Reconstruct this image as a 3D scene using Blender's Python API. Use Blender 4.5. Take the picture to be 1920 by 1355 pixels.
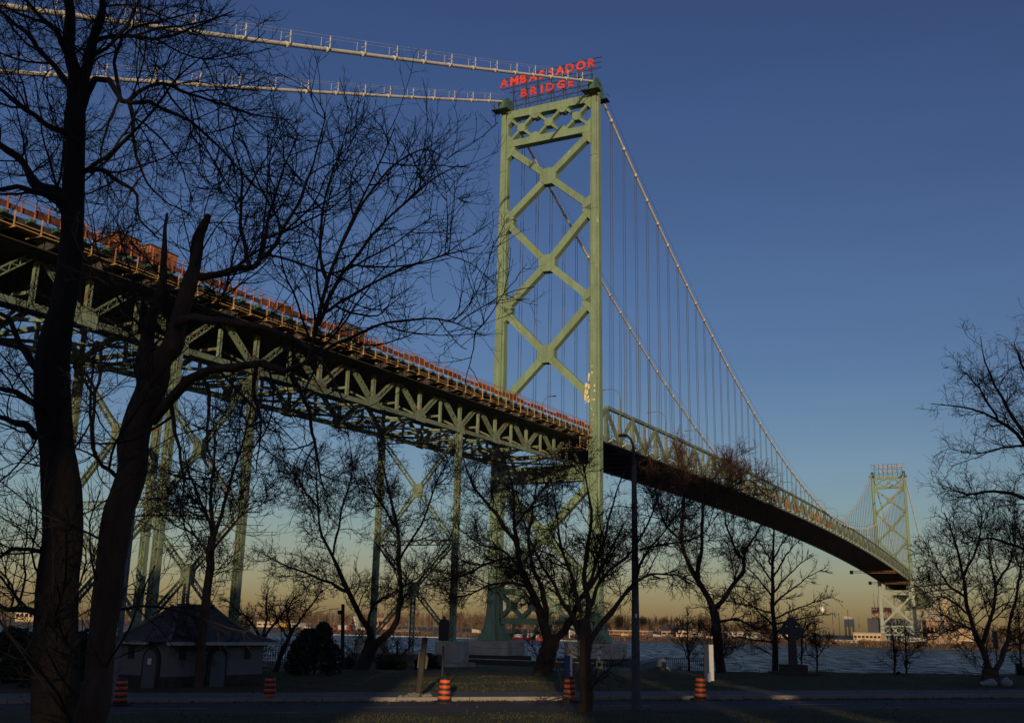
import bpy, bmesh, math, random
import numpy as np
from mathutils import Matrix, Vector
PI = math.pi
for o in list(bpy.data.objects): bpy.data.objects.remove(o)
sc = bpy.context.scene
COL = sc.collection

# ---------------------------------------------------------------- camera
F_PX, PITCH, ROLL, EYE = 1941.28, 0.2525, 0.0208, 5.9
cp, sp = math.cos(PITCH), math.sin(PITCH); cr, sr = math.cos(ROLL), math.sin(ROLL)
R0 = np.array([1., 0, 0]); FW = np.array([0, cp, sp]); U0 = np.array([0, -sp, cp])
RT = cr*R0 + sr*U0; UP = -sr*R0 + cr*U0
CAMP = np.array([0, 0, EYE])
cam_d = bpy.data.cameras.new('camera'); cam = bpy.data.objects.new('camera', cam_d); COL.objects.link(cam)
m = Matrix.Identity(4)
for i in range(3):
    m[i][0] = RT[i]; m[i][1] = UP[i]; m[i][2] = -FW[i]; m[i][3] = CAMP[i]
cam.matrix_world = m
cam_d.sensor_fit = 'HORIZONTAL'; cam_d.sensor_width = 36.0; cam_d.lens = 36.0*F_PX/1920
cam_d.clip_start = 0.1; cam_d.clip_end = 20000
sc.camera = cam

# ---------------------------------------------------------------- sky, sun, exposure
SUN_EL = math.radians(5.0)
w = bpy.data.worlds.new('World'); sc.world = w; w.use_nodes = True
nt = w.node_tree; bg = nt.nodes['Background']
sky = nt.nodes.new('ShaderNodeTexSky'); sky.sky_type = 'NISHITA'; sky.sun_disc = False
sky.sun_elevation = SUN_EL; sky.sun_rotation = math.radians(180.0)
sky.altitude = 0; sky.air_density = 1.0; sky.dust_density = 1.0; sky.ozone_density = 1.6
wb = nt.nodes.new('ShaderNodeMixRGB'); wb.blend_type = 'MULTIPLY'; wb.inputs[0].default_value = 1.0
tcs = nt.nodes.new('ShaderNodeTexCoord'); sxyz = nt.nodes.new('ShaderNodeSeparateXYZ'); nt.links.new(tcs.outputs['Generated'], sxyz.inputs[0])
rmp = nt.nodes.new('ShaderNodeValToRGB'); rmp.color_ramp.elements[0].position = 0.0; rmp.color_ramp.elements[0].color = (1.02, 0.97, 1.30, 1)   # cool white balance, haze pinker at the horizon
rmp.color_ramp.elements[1].position = 0.5; rmp.color_ramp.elements[1].color = (0.56, 0.63, 1.06, 1)
e_ = rmp.color_ramp.elements.new(0.10); e_.color = (0.86, 0.96, 1.26, 1); e_ = rmp.color_ramp.elements.new(0.24); e_.color = (0.68, 0.79, 1.20, 1)
nt.links.new(sxyz.outputs['Z'], rmp.inputs[0]); 
hmap = nt.nodes.new('ShaderNodeMapping'); hmap.inputs['Scale'].default_value = (1.2, 1.2, 9); nt.links.new(tcs.outputs['Generated'], hmap.inputs[0])
hn = nt.nodes.new('ShaderNodeTexNoise'); hn.inputs['Scale'].default_value = 2.2; hn.inputs['Detail'].default_value = 4; nt.links.new(hmap.outputs[0], hn.inputs[0])
hr = nt.nodes.new('ShaderNodeMapRange'); hr.inputs[1].default_value = .3; hr.inputs[2].default_value = .7; hr.inputs[3].default_value = .955; hr.inputs[4].default_value = 1.045; nt.links.new(hn.outputs[0], hr.inputs[0])   # faint uneven haze
hm_ = nt.nodes.new('ShaderNodeMixRGB'); hm_.blend_type = 'MULTIPLY'; hm_.inputs[0].default_value = 1; nt.links.new(rmp.outputs[0], hm_.inputs[1]); nt.links.new(hr.outputs[0], hm_.inputs[2])
nt.links.new(hm_.outputs[0], wb.inputs[2])
nt.links.new(sky.outputs[0], wb.inputs[1]); nt.links.new(wb.outputs[0], bg.inputs[0]); bg.inputs[1].default_value = 0.10
sun_d = bpy.data.lights.new('sun', 'SUN'); sun = bpy.data.objects.new('sun', sun_d); COL.objects.link(sun)
sun_d.energy = 3.0; sun_d.angle = math.radians(0.55); sun_d.color = (1.0, 0.75, 0.46)
dv = Vector((-0.0075, math.cos(SUN_EL), -math.sin(SUN_EL)))
sun.rotation_euler = dv.to_track_quat('-Z', 'Y').to_euler()
sc.view_settings.view_transform = 'Standard'; sc.view_settings.look = 'None'
sc.view_settings.exposure = 0.0; sc.view_settings.gamma = 1.0; sc.view_settings.use_curve_mapping = False

# ---------------------------------------------------------------- frames of reference
AZ = 0.4603
BU = np.array([math.sin(AZ), math.cos(AZ), 0]); BV = np.array([math.cos(AZ), -math.sin(AZ), 0])
BO = np.array([6.832, 195.014, 0])
SPAN = 564.0
def br(s, t, z): return BO + BU*s + BV*t + np.array([0, 0, z])   # along the bridge, across it, height
def at(px, py, Y):                                                 # a point seen in the photograph, at depth Y
    d = RT*(px-960) + UP*(677.5-py) + FW*F_PX
    return CAMP + d/d[1]*Y
def gz(x, y):                                                      # height of the near bank
    base = 2.75 + 0.014*max(-45, min(45, x))
    if y < 42: base += 1.6*((42-y)/42)**1.3 if y > -60 else 1.6*(102/42)**1.3
    if y > 80:
        k = min(1, (y-80)/26.0); k = k*k*(3-2*k); base = base*(1-k) + 0.55*k
    shore = 158 if x < 8 else 150
    if y > shore: base -= min(3.0, (y-shore)*0.35)
    return base

# ---------------------------------------------------------------- materials
MATS = {}
def mat(name, col, rough=0.7, metal=0.0, var=0.0, vscale=1.0, col2=None, c2lo=0.55, c2hi=0.62, c2scale=1.0, bump=0.0, bscale=20.0, stretch=None, spec=None, detail=5, rnd=0.0, streak=0.0):
    if name in MATS: return MATS[name]
    M = bpy.data.materials.new(name); M.use_nodes = True
    t = M.node_tree; b = t.nodes['Principled BSDF']; N = t.nodes; Lk = t.links
    b.inputs['Roughness'].default_value = rough; b.inputs['Metallic'].default_value = metal
    if spec is not None: b.inputs['Specular IOR Level'].default_value = spec
    geo = N.new('ShaderNodeNewGeometry'); vec = geo.outputs['Position']
    if stretch:
        mp = N.new('ShaderNodeMapping'); mp.inputs['Scale'].default_value = stretch
        Lk.new(vec, mp.inputs['Vector']); vec = mp.outputs[0]
    out = None
    base = N.new('ShaderNodeRGB'); base.outputs[0].default_value = (*col, 1); out = base.outputs[0]
    if var > 0:
        n = N.new('ShaderNodeTexNoise'); n.inputs['Scale'].default_value = vscale; n.inputs['Detail'].default_value = detail; n.inputs['Roughness'].default_value = 0.65
        Lk.new(vec, n.inputs['Vector'])
        mr = N.new('ShaderNodeMapRange'); mr.inputs[1].default_value = 0.3; mr.inputs[2].default_value = 0.7
        mr.inputs[3].default_value = 1-var; mr.inputs[4].default_value = 1+var
        Lk.new(n.outputs[0], mr.inputs[0])
        mx = N.new('ShaderNodeMixRGB'); mx.blend_type = 'MULTIPLY'; mx.inputs[0].default_value = 1
        Lk.new(out, mx.inputs[1]); Lk.new(mr.outputs[0], mx.inputs[2]); out = mx.outputs[0]
    if rnd > 0:
        oi = N.new('ShaderNodeObjectInfo'); mr = N.new('ShaderNodeMapRange'); mr.inputs[3].default_value = 1-rnd; mr.inputs[4].default_value = 1+rnd*.6; Lk.new(oi.outputs['Random'], mr.inputs[0])
        mx = N.new('ShaderNodeMixRGB'); mx.blend_type = 'MULTIPLY'; mx.inputs[0].default_value = 1; Lk.new(out, mx.inputs[1]); Lk.new(mr.outputs[0], mx.inputs[2]); out = mx.outputs[0]
    if streak > 0:                                                  # rust and grime runs
        mp2 = N.new('ShaderNodeMapping'); mp2.inputs['Scale'].default_value = (1.6, 1.6, 0.09); Lk.new(geo.outputs['Position'], mp2.inputs[0])
        n = N.new('ShaderNodeTexNoise'); n.inputs['Scale'].default_value = 1.5; n.inputs['Detail'].default_value = 6; n.inputs['Roughness'].default_value = .7; Lk.new(mp2.outputs[0], n.inputs[0])
        mr = N.new('ShaderNodeMapRange'); mr.inputs[1].default_value = .52; mr.inputs[2].default_value = .74; mr.inputs[4].default_value = streak; Lk.new(n.outputs[0], mr.inputs[0])
        mx = N.new('ShaderNodeMixRGB'); Lk.new(mr.outputs[0], mx.inputs[0]); Lk.new(out, mx.inputs[1]); mx.inputs[2].default_value = (.13, .085, .045, 1); out = mx.outputs[0]
    if col2:
        n = N.new('ShaderNodeTexNoise'); n.inputs['Scale'].default_value = c2scale; n.inputs['Detail'].default_value = 6
        Lk.new(vec, n.inputs['Vector'])
        mr = N.new('ShaderNodeMapRange'); mr.inputs[1].default_value = c2lo; mr.inputs[2].default_value = c2hi
        Lk.new(n.outputs[0], mr.inputs[0])
        mx = N.new('ShaderNodeMixRGB'); Lk.new(mr.outputs[0], mx.inputs[0]); Lk.new(out, mx.inputs[1]); mx.inputs[2].default_value = (*col2, 1); out = mx.outputs[0]
    Lk.new(out, b.inputs['Base Color'])
    if bump > 0:
        n = N.new('ShaderNodeTexNoise'); n.inputs['Scale'].default_value = bscale; n.inputs['Detail'].default_value = 4
        Lk.new(vec, n.inputs['Vector'])
        bp = N.new('ShaderNodeBump'); bp.inputs['Strength'].default_value = bump; bp.inputs['Distance'].default_value = 0.05
        Lk.new(n.outputs[0], bp.inputs['Height']); Lk.new(bp.outputs[0], b.inputs['Normal'])
    MATS[name] = M; return M
GREEN = mat('green_paint', (0.178, 0.268, 0.172), 0.6, var=0.18, vscale=0.5, rnd=.08, streak=.45, col2=(0.36, 0.40, 0.30), c2lo=0.70, c2hi=0.74, c2scale=0.9, stretch=(1, 1, 0.45))
TEAL = mat('teal_paint', (0.055, 0.135, 0.10), 0.6, var=0.2, vscale=0.6, col2=(0.16, 0.09, 0.05), c2lo=0.66, c2hi=0.72, c2scale=0.8)
STEEL = mat('truss_paint', (0.16, 0.22, 0.152), 0.62, rnd=.25, streak=.5, var=0.25, vscale=0.7, col2=(0.17, 0.09, 0.045), c2lo=0.58, c2hi=0.68, c2scale=1.1)
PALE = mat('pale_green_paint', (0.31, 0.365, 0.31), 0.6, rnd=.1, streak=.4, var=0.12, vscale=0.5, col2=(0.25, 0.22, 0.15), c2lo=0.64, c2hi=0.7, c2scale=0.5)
DKST = mat('dark_steel', (0.035, 0.04, 0.038), 0.7, var=0.2, vscale=0.8)
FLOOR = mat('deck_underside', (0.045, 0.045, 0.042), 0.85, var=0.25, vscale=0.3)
CABLE = mat('cable_paint', (0.56, 0.54, 0.48), 0.6, var=0.12, vscale=1.2)
ROPE = mat('rope_steel', (0.05, 0.055, 0.06), 0.6)
RED = mat('red_letter', (0.66, 0.058, 0.035), 0.5, var=0.22, vscale=1.5, rnd=.22)
NET = mat('red_netting', (0.165, 0.058, 0.034), 0.9, var=0.5, vscale=1.4, rnd=.5)
ORPOST = mat('orange_post', (0.40, 0.15, 0.065), 0.6, var=0.3, vscale=2.0, rnd=.3)
YEL = mat('yellow_scaffold', (0.50, 0.31, 0.12), 0.7, var=0.35, vscale=1.5, rnd=.35)
CONC = mat('concrete', (0.33, 0.31, 0.27), 0.9, var=0.25, vscale=0.35, col2=(0.16, 0.14, 0.12), c2lo=0.55, c2hi=0.75, c2scale=0.25, bump=0.2, bscale=6)
TIMBER = mat('black_timber', (0.03, 0.028, 0.026), 0.85, var=0.3, vscale=1.0)
ASPH = mat('asphalt', (0.038, 0.038, 0.04), 0.85, var=0.25, vscale=0.5, col2=(0.055, 0.053, 0.05), c2lo=0.45, c2hi=0.65, c2scale=0.12, bump=0.25, bscale=45)
KERB = mat('kerb_concrete', (0.23, 0.205, 0.17), 0.9, var=0.2, vscale=0.8, bump=0.2, bscale=20)
WALK = mat('pavement_concrete', (0.115, 0.113, 0.108), 0.9, var=0.15, vscale=0.6, bump=0.15, bscale=25)
GRASS = mat('lawn', (0.040, 0.040, 0.012), 0.95, var=0.45, vscale=0.9, col2=(0.085, 0.065, 0.028), c2lo=0.45, c2hi=0.75, c2scale=0.35, bump=0.8, bscale=30)
BLADE = mat('grass_blade', (0.07, 0.075, 0.022), 0.9, var=0.4, vscale=1.2)
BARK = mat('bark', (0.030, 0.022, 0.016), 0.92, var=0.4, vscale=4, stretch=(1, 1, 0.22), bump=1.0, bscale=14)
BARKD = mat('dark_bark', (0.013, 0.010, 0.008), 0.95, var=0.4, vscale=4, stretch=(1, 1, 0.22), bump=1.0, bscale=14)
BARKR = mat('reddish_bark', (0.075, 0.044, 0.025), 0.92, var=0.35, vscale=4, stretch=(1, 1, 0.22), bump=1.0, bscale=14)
TWIG = mat('twig_bark', (0.024, 0.018, 0.014), 0.9)
TWIGR = mat('reddish_twig', (0.062, 0.030, 0.018), 0.9)
EVER = mat('evergreen', (0.018, 0.026, 0.014), 0.9, var=0.4, vscale=1.0)
WALLM = mat('stucco', (0.17, 0.165, 0.16), 0.9, var=0.12, vscale=0.7, bump=0.2, bscale=25)
STONE = mat('dark_stone', (0.05, 0.042, 0.036), 0.9, var=0.35, vscale=2.5, bump=0.6, bscale=9)
SHING = mat('roof_shingle', (0.075, 0.068, 0.062), 0.9, var=0.3, vscale=3.0, bump=0.4, bscale=20)
TRIM = mat('white_trim', (0.42, 0.40, 0.37), 0.7)
DARK = mat('dark_opening', (0.02, 0.02, 0.022), 0.6)
DOORM = mat('grey_door', (0.11, 0.115, 0.12), 0.6)
WOOD = mat('weathered_wood', (0.042, 0.031, 0.023), 0.9, var=0.35, vscale=3, stretch=(1, 1, 0.15))
POLE = mat('grey_pole', (0.15, 0.15, 0.155), 0.75, var=0.12, vscale=2)
BLACK = mat('black_rubber', (0.018, 0.018, 0.018), 0.6)
DRUMO = mat('drum_orange', (0.66, 0.11, 0.03), 0.45, var=.25, vscale=5, rnd=.3)
WHITE = mat('white_paint', (0.78, 0.76, 0.72), 0.6, var=0.05, vscale=3)
BLUE = mat('blue_face', (0.04, 0.085, 0.22), 0.5)
SLATE = mat('slate_face', (0.10, 0.12, 0.16), 0.5)
SIGNY = mat('sign_yellow', (0.62, 0.68, 0.16), 0.5)
TARPG = mat('green_tarp', (0.07, 0.075, 0.03), 0.8, var=0.3, vscale=1)
TARPB = mat('blue_grey_tarp', (0.16, 0.19, 0.24), 0.7, var=0.15, vscale=1)
BAG = mat('white_bag', (0.30, 0.31, 0.33), 0.6)
ROCK = mat('grey_rock', (0.18, 0.165, 0.15), 0.9, var=0.3, vscale=5)
FARG = mat('far_grass', (0.20, 0.135, 0.06), 0.95, var=0.4, vscale=0.06, col2=(0.10, 0.07, 0.04), c2lo=0.45, c2hi=0.6, c2scale=0.05)
REED = mat('reeds', (0.15, 0.085, 0.042), 0.95, var=0.4, vscale=0.15)
FARTW = mat('far_twigs', (0.13, 0.085, 0.055), 0.95, var=0.35, vscale=0.03)
SHED = mat('tan_shed', (0.52, 0.40, 0.26), 0.8, var=0.1, vscale=0.2)
BRICK = mat('far_brick', (0.35, 0.21, 0.14), 0.85, var=0.15, vscale=0.3)
DKBLD = mat('dark_cladding', (0.05, 0.055, 0.07), 0.7)
CRANE = mat('crane_yellow', (0.75, 0.42, 0.06), 0.5)
REDV = mat('red_hull', (0.30, 0.04, 0.03), 0.5)
GLASS = mat('window_glass', (0.02, 0.022, 0.026), 0.15)
RUSTY = mat('rust_steel', (0.26, 0.13, 0.06), 0.8, var=0.3, vscale=1)
PILE = mat('tan_aggregate', (0.50, 0.34, 0.19), 0.95, var=0.25, vscale=0.2)

def water_mat():
    M = bpy.data.materials.new('river_water'); M.use_nodes = True
    t = M.node_tree; N = t.nodes; Lk = t.links; N.remove(N['Principled BSDF']); out = N['Material Output']
    df = N.new('ShaderNodeBsdfDiffuse'); df.inputs[0].default_value = (0.030, 0.048, 0.075, 1)
    gl = N.new('ShaderNodeBsdfGlossy'); gl.inputs['Color'].default_value = (0.85, 0.92, 1, 1); gl.inputs['Roughness'].default_value = 0.22
    mx = N.new('ShaderNodeMixShader'); mx.inputs[0].default_value = 0.30                   # mean reflectance of a wind-roughened river
    Lk.new(df.outputs[0], mx.inputs[1]); Lk.new(gl.outputs[0], mx.inputs[2]); Lk.new(mx.outputs[0], out.inputs[0])
    geo = N.new('ShaderNodeNewGeometry')
    mp = N.new('ShaderNodeMapping'); mp.inputs['Scale'].default_value = (0.30, 1.0, 1); mp.inputs['Rotation'].default_value = (0, 0, 0.25)
    Lk.new(geo.outputs['Position'], mp.inputs[0])
    n1 = N.new('ShaderNodeTexNoise'); n1.inputs['Scale'].default_value = 0.16; n1.inputs['Detail'].default_value = 7; n1.inputs['Roughness'].default_value = 0.68; n1.inputs['Distortion'].default_value = 0.5
    n2 = N.new('ShaderNodeTexNoise'); n2.inputs['Scale'].default_value = 0.03; n2.inputs['Detail'].default_value = 3
    Lk.new(mp.outputs[0], n1.inputs[0]); Lk.new(mp.outputs[0], n2.inputs[0])
    ad = N.new('ShaderNodeMath'); ad.operation = 'MULTIPLY_ADD'; ad.inputs[1].default_value = 1.2
    Lk.new(n2.outputs[0], ad.inputs[0]); Lk.new(n1.outputs[0], ad.inputs[2])
    bp = N.new('ShaderNodeBump'); bp.inputs['Strength'].default_value = 1.0; bp.inputs['Distance'].default_value = 4.5
    Lk.new(ad.outputs[0], bp.inputs['Height'])
    mp3 = N.new('ShaderNodeMapping'); mp3.inputs['Scale'].default_value = (0.42, 0.07, 1); Lk.new(geo.outputs['Position'], mp3.inputs[0])
    n3 = N.new('ShaderNodeTexNoise'); n3.inputs['Scale'].default_value = 1.0; n3.inputs['Detail'].default_value = 5; n3.inputs['Roughness'].default_value = 0.7; Lk.new(mp3.outputs[0], n3.inputs[0])
    mr = N.new('ShaderNodeMapRange'); mr.inputs[1].default_value = .38; mr.inputs[2].default_value = .64; mr.inputs[3].default_value = .04; mr.inputs[4].default_value = .56; Lk.new(n3.outputs[0], mr.inputs[0]); Lk.new(mr.outputs[0], mx.inputs[0])
    for q in (df, gl): Lk.new(bp.outputs[0], q.inputs['Normal'])
    return M
WATER = water_mat()

# ---------------------------------------------------------------- helpers
LOC = {}
def link(o): COL.objects.link(o); return o
def thing(name, label, cat, loc=(0, 0, 0), group=None):
    o = bpy.data.objects.new(name, None); o.empty_display_size = 0.5
    o.location = [float(c) for c in loc]; link(o); LOC[o.name] = np.array([float(c) for c in loc])
    o['label'] = label; o['category'] = cat
    if group: o['group'] = group
    return o
def tag(o, label, cat, group=None):
    o['label'] = label; o['category'] = cat
    if group: o['group'] = group
    return o
def put(name, me, parent=None, M=None, kind=None):
    o = bpy.data.objects.new(name, me); link(o)
    if M is None: M = Matrix.Identity(4)
    if parent is not None:
        base = LOC[parent.name]
        o.parent = parent
        o.matrix_basis = Matrix.Translation((-base[0], -base[1], -base[2])) @ M
        LOC[o.name] = np.zeros(3)
    else:
        o.matrix_basis = M; LOC[o.name] = np.zeros(3)
    if kind: o['kind'] = kind
    return o
def sub(name, me, part, M=None):                                    # a sub-part: M in the part's own space
    o = bpy.data.objects.new(name, me); link(o); o.parent = part; o.matrix_basis = M or Matrix.Identity(4); return o
class MB:
    def __init__(s): s.v = []; s.f = []
    def add(s, vs, fs):
        b = len(s.v); s.v += [tuple(map(float, p)) for p in vs]; s.f += [tuple(b+i for i in f) for f in fs]
    def bar(s, p0, p1, wd, ht, up=(0, 0, 1)):
        M = beamM(p0, p1, wd, ht, up)
        s.add([M @ Vector(c) for c in CUBE_V], CUBE_F)
    def box(s, lo, hi):
        c = [(lo[i]+hi[i])/2 for i in range(3)]; d = [hi[i]-lo[i] for i in range(3)]
        s.add([(c[0]+x*d[0], c[1]+y*d[1], c[2]+z*d[2]) for x, y, z in CUBE_V], CUBE_F)
    def tube(s, pts, rads, n=6, cap=True):
        P = np.array(pts, float)[None]; R = np.array(rads, float)[None] if np.ndim(rads) else np.full((1, len(pts)), float(rads))
        V, Fq = tube_arrays(P, R, n)
        b = len(s.v); s.v += [tuple(p) for p in V]; s.f += [tuple(b+int(i) for i in q) for q in Fq]
        if cap:
            s.f.append(tuple(b+i for i in range(n))[::-1]); K = len(pts); s.f.append(tuple(b+(K-1)*n+i for i in range(n)))
    def lathe(s, prof, n=16, c=(0, 0, 0)):
        b = len(s.v)
        for r, z in prof:
            for i in range(n):
                a = 2*PI*i/n; s.v.append((c[0]+r*math.cos(a), c[1]+r*math.sin(a), c[2]+z))
        for k in range(len(prof)-1):
            for i in range(n):
                j = (i+1) % n; s.f.append((b+k*n+i, b+k*n+j, b+(k+1)*n+j, b+(k+1)*n+i))
        s.f.append(tuple(b+i for i in range(n))[::-1]); s.f.append(tuple(b+(len(prof)-1)*n+i for i in range(n)))
    def prism(s, poly, axis_o, ex, ey, ez, d):                      # polygon in (ex,ey) extruded by d along ez
        o = np.array(axis_o, float); ex, ey, ez = map(lambda q: np.array(q, float), (ex, ey, ez))
        a = [o+ex*x+ey*y-ez*d/2 for x, y in poly]; c = [p+ez*d for p in a]; n = len(poly)
        s.add(a+c, [tuple(range(n))[::-1], tuple(range(n, 2*n))]+[(i, (i+1) % n, n+(i+1) % n, n+i) for i in range(n)])
    def mesh(s, name, m, smooth=False):
        me = bpy.data.meshes.new(name); me.from_pydata(s.v, [], s.f)
        bm = bmesh.new(); bm.from_mesh(me); bmesh.ops.recalc_face_normals(bm, faces=bm.faces); bm.to_mesh(me); bm.free()
        if smooth:
            for p in me.polygons: p.use_smooth = True
        me.materials.append(m); return me
CUBE_V = [(x, y, z) for x in (-.5, .5) for y in (-.5, .5) for z in (-.5, .5)]
CUBE_F = [(0, 1, 3, 2), (4, 6, 7, 5), (0, 4, 5, 1), (2, 3, 7, 6), (0, 2, 6, 4), (1, 5, 7, 3)]
def beamM(p0, p1, wd, ht, up=(0, 0, 1)):
    a = Vector([float(c) for c in p0]); b = Vector([float(c) for c in p1]); x = b-a; L = x.length; x = x/L
    u = Vector([float(c) for c in up]); y = u.cross(x)
    if y.length < 1e-4: y = Vector((0, 1, 0)).cross(x)
    y.normalize(); z = x.cross(y); c = (a+b)/2
    M = Matrix.Identity(4)
    for i in range(3):
        M[i][0] = x[i]*L; M[i][1] = y[i]*wd; M[i][2] = z[i]*ht; M[i][3] = c[i]
    return M
_UC = {}
def ucube(m):
    if m.name not in _UC:
        mb = MB(); mb.add(CUBE_V, CUBE_F); _UC[m.name] = mb.mesh('box_'+m.name, m)
    return _UC[m.name]
_UY = {}
def ucyl(m, n=8):                                                   # unit cylinder along x
    k = (m.name, n)
    if k not in _UY:
        vs = []; fs = []
        for e in (-.5, .5):
            for i in range(n): vs.append((e, .5*math.cos(2*PI*i/n), .5*math.sin(2*PI*i/n)))
        fs = [(i, (i+1) % n, n+(i+1) % n, n+i) for i in range(n)]+[tuple(range(n))[::-1], tuple(range(n, 2*n))]
        mb = MB(); mb.add(vs, fs); me = mb.mesh('rod_'+m.name, m)
        for p in me.polygons: p.use_smooth = len(p.vertices) == 4
        _UY[k] = me
    return _UY[k]
def beam(par, name, p0, p1, wd, ht, m, up=(0, 0, 1)): return put(name, ucube(m), par, beamM(p0, p1, wd, ht, up))
def rod(par, name, p0, p1, d, m, n=8): return put(name, ucyl(m, n), par, beamM(p0, p1, d, d))
def boxpart(par, name, lo, hi, m): 
    c = [(lo[i]+hi[i])/2 for i in range(3)]; d = [hi[i]-lo[i] for i in range(3)]
    return put(name, ucube(m), par, Matrix.Translation(c) @ Matrix.Diagonal((*d, 1)))
_LC = {}
def laced(L, wd, dp, m, pitch=None):                                # two channels and zigzag lacing, along x, length L
    k = (round(L, 2), wd, dp, m.name)
    if k in _LC: return _LC[k]
    mb = MB(); fl = 0.16*wd
    for e in (-1, 1):
        mb.box((-L/2, e*(wd/2)-(fl/2), -dp/2), (L/2, e*(wd/2)+(fl/2), dp/2))
    pitch = pitch or wd*1.1; n = max(2, int(L/pitch))
    for face in (-1, 1):
        for i in range(n):
            x0 = -L/2+L*i/n; x1 = x0+L/n; a = wd/2*(1 if i % 2 else -1)
            mb.bar((x0, a, face*(dp/2-.03)), (x1, -a, face*(dp/2-.03)), 0.12*wd+.03, 0.03)
    _LC[k] = mb.mesh('laced_member', m); return _LC[k]
def lbeam(par, name, p0, p1, wd, dp, m, up=(0, 0, 1)):
    L = float(np.linalg.norm(np.array(p1)-np.array(p0))); M = beamM(p0, p1, 1, 1, up)
    S = Matrix.Diagonal((1/L, 1, 1, 1)); return put(name, laced(round(L, 1), wd, dp, m), par, M @ S @ Matrix.Diagonal((L/round(L, 1), 1, 1, 1)))
def mesh_arrays(name, V, Fq, m, smooth=True):
    me = bpy.data.meshes.new(name); V = np.ascontiguousarray(V, np.float32); Fq = np.ascontiguousarray(Fq, np.int32); k = Fq.shape[1]
    me.vertices.add(len(V)); me.vertices.foreach_set('co', V.ravel())
    me.loops.add(Fq.size); me.loops.foreach_set('vertex_index', Fq.ravel())
    me.polygons.add(len(Fq)); me.polygons.foreach_set('loop_start', np.arange(0, Fq.size, k, dtype=np.int32))
    if smooth: me.polygons.foreach_set('use_smooth', np.ones(len(Fq), bool))
    me.update(calc_edges=True); me.materials.append(m); return me
def tube_arrays(P, R, S):
    N, K, _ = P.shape
    T = np.empty_like(P); T[:, 1:-1] = P[:, 2:]-P[:, :-2]; T[:, 0] = P[:, 1]-P[:, 0]; T[:, -1] = P[:, -1]-P[:, -2]
    T /= np.linalg.norm(T, axis=2, keepdims=True)+1e-9
    mt = np.abs(T.mean(1)); ref = np.zeros((N, 3)); ref[np.arange(N), mt.argmin(1)] = 1
    U = np.cross(T, ref[:, None]); U /= np.linalg.norm(U, axis=2, keepdims=True)+1e-9
    W = np.cross(T, U)
    a = np.arange(S)*2*PI/S
    V = P[:, :, None]+R[:, :, None, None]*(np.cos(a)[None, None, :, None]*U[:, :, None]+np.sin(a)[None, None, :, None]*W[:, :, None])
    base = (np.arange(N)*K*S)[:, None, None]; k = (np.arange(K-1)*S)[None, :, None]; i = np.arange(S)[None, None]; j = (i+1) % S
    Fq = np.stack([base+k+i, base+k+j, base+k+S+j, base+k+S+i], -1).reshape(-1, 4)
    return V.reshape(-1, 3), Fq

# ================================================================ SETTING
def grid_mesh(name, xs, ys, zf, m, smooth=True):
    V = [(x, y, zf(x, y)) for y in ys for x in xs]; nx = len(xs)
    Fq = [(j*nx+i, j*nx+i+1, (j+1)*nx+i+1, (j+1)*nx+i) for j in range(len(ys)-1) for i in range(nx-1)]
    return mesh_arrays(name, np.array(V), np.array(Fq), m, smooth)
rng = np.random.default_rng(7)
def hum(x, y): return 0.05*math.sin(x*0.9+y*0.3)+0.04*math.sin(x*0.37-y*0.8+1)+0.12*math.sin(x*.11+.6)*math.sin(y*.16)
def road_y(x, n): return n + 0.17*x                                 # the road runs slightly away to the right
NEAR_E, KERB_E, WALK_E = 42.2, 49.1, 53.6
def lawn_z(x, y):
    q = y-0.17*max(-60, min(60, x))
    on = NEAR_E+0.9 < q < WALK_E-0.6
    z = gz(x, y)
    if on: return z-0.14
    if q < NEAR_E+.9 and q > NEAR_E-1: return z+.05
    if q >= WALK_E: return z+0.12+hum(x, y)*min(1, (q-WALK_E)/6)
    return z+hum(x, y)*min(1, (NEAR_E-q)/8 if q < NEAR_E else 1)
xs = sorted(set([-400, -250, -160, -110, 110, 160, 250, 400]+[round(v, 2) for v in np.arange(-80, 80.1, 2.0)]))
ys = sorted(set([round(v, 2) for v in np.arange(-160, 34, 6.0)]+[round(v, 2) for v in np.arange(34, 112, 1.0)]+[round(v, 2) for v in np.arange(112, 172, 3.0)]))
put('ground', grid_mesh('ground', xs, ys, lawn_z, GRASS), kind='structure')
rx = [-400, -200, -100]+list(np.arange(-60, 61, 4.0))+[100, 200, 400]
def strip(name, n0, n1, dz, m):
    V = []; 
    for x in rx:
        q = 0.17*max(-60, min(60, x))
        for n in (n0, n1): V.append((x, n+q, gz(x, 60)+dz))
    Fq = [(2*i, 2*i+2, 2*i+3, 2*i+1) for i in range(len(rx)-1)]
    return put(name, mesh_arrays(name, np.array(V), np.array(Fq), m, False), kind='structure')
strip('road', NEAR_E, KERB_E, 0.0, ASPH)
strip('pavement', KERB_E+0.26, WALK_E, 0.155, WALK)
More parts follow.
